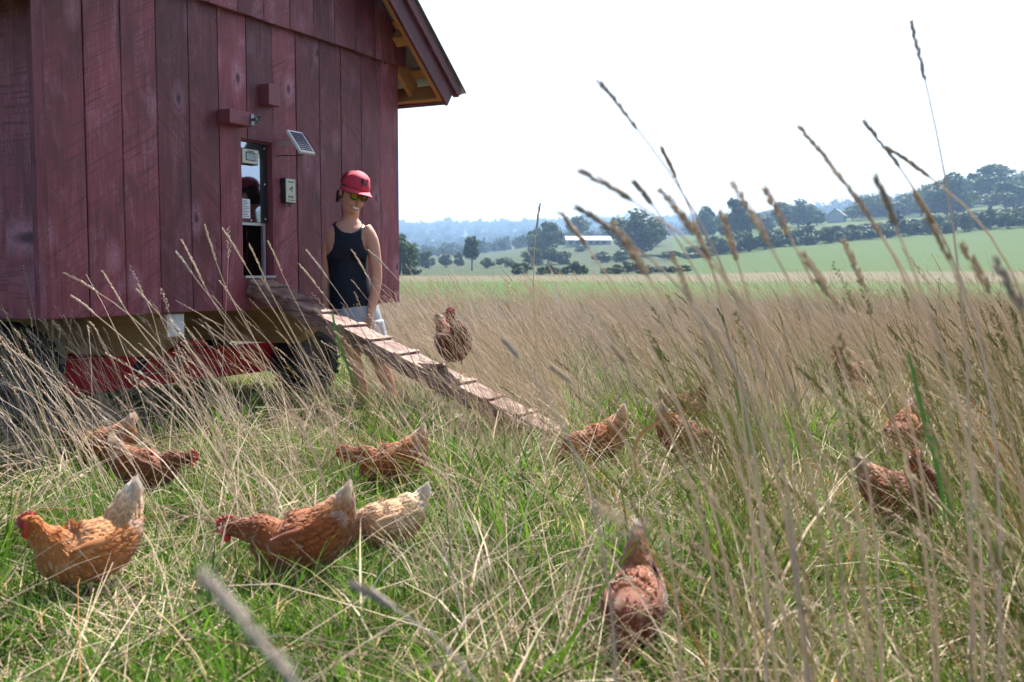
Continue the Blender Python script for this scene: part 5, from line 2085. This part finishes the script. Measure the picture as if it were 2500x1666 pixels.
for b_ in BS:
    (tx, ty), dd = b_[0], b_[2]
    if tx > 1000 and ty < 500:
        lb, gr = 'tall dry grass stalk whose seed head stands against the white sky', 'stalks against the sky'
    elif tx > 1000 and ty < 800:
        lb, gr = 'tall dry grass stalk whose seed head stands before the far fields', 'stalks before the far fields'
    elif tx > 1000:
        lb, gr = 'short blunt seed stalk in front of the dry meadow beyond the ramp', 'blunt stalks before the meadow'
    elif ty < 1000:
        lb, gr = 'pale seed stalk leaning up across the red coop wall', 'stalks across the coop wall'
    elif dd < .7:
        lb, gr = 'thick blurred grass stalk rising close in front of the hens', None
    else:
        lb, gr = 'slim drooping seed stalk rising in front of the pale hen', None
    e = big_stalk(*b_[:6], mat=(M_STALK if b_[0][0] % 3 else M_FIELDDRY), label=lb)
    if gr:
        e['group'] = gr
    else:
        del e['group']


def big_leaf(px, d, w, mat_, lab):
    P = [at_depth(a, b, d + .02 * i) for i, (a, b) in enumerate(px)]
    root = Vector((P[0].x, P[0].y, 0))
    e = empty('grass_leaf', root, 0, lab, 'grass leaf')
    S = catmull([tuple(p - root) for p in P], 4)
    n = len(S)
    v, fs = [], []
    for i, q in enumerate(S):
        T = S[min(i + 1, n - 1)] - S[max(i - 1, 0)]
        sd_ = Vector(T).cross(Vector((.25, 1, .2))).normalized()
        ww = w * math.sin(math.pi * min(1, .15 + .85 * (1 - i / n))) ** .7 * (1 - (i / n) ** 4) * .5 + .0003
        q = Vector(q)
        v += [q - sd_ * ww, q + Vector((0, .0016, 0)), q + sd_ * ww]
    for i in range(n - 1):
        fs += [(3 * i, 3 * i + 1, 3 * i + 4, 3 * i + 3), (3 * i + 1, 3 * i + 2, 3 * i + 5, 3 * i + 4)]
    MB().add(v, fs).build('blade', mat_, e, smooth=True)


M_ORANGE = simple('orange_dry_leaf', (0.62, 0.27, 0.09), 0.6, var=0.2, scale=20)
M_FRESH = simple('fresh_green_leaf', (0.11, 0.30, 0.03), 0.45, var=0.2, scale=20)
big_leaf([(1556, 1180), (1550, 1110), (1566, 1060), (1630, 1018), (1722, 988)], 2.2, .0085, M_ORANGE, 'bent orange dry grass leaf crossing in front of dark hens')
big_leaf([(2310, 1300), (2290, 1150), (2250, 1000), (2215, 850)], 2.0, .010, M_FRESH, 'upright fresh green grass leaf among dry stalks')
big_leaf([(2340, 1330), (2316, 1220), (2296, 1120), (2262, 1010)], 2.3, .009, M_FRESH, 'second fresh green leaf leaning beside the upright one')
big_leaf([(1850, 1150), (1825, 1060), (1790, 930)], 2.2, .007, M_FRESH, 'short fresh green leaf between leaning stalks')
big_leaf([(905, 1010), (850, 900), (818, 800), (812, 755)], 3.6, .011, M_FRESH, 'bright green leaf standing in front of the ramp')

# ------------------------------------------------------------------ haze
t = NT('valley_haze')
pv = t.n('ShaderNodeVolumePrincipled')
pv.inputs['Color'].default_value = (0.42, 0.66, 1.0, 1.0)
pv.inputs['Density'].default_value = 0.00031
pv.inputs['Anisotropy'].default_value = 0.35
t.t.links.new(pv.outputs[0], t.out.inputs['Volume'])
hz = MB().box((-2750, -2750, -1.5), (2750, 2750, 175)).build('haze', t.m)
tag(hz, 'pale blue summer haze filling the valley', 'haze', kind='stuff')
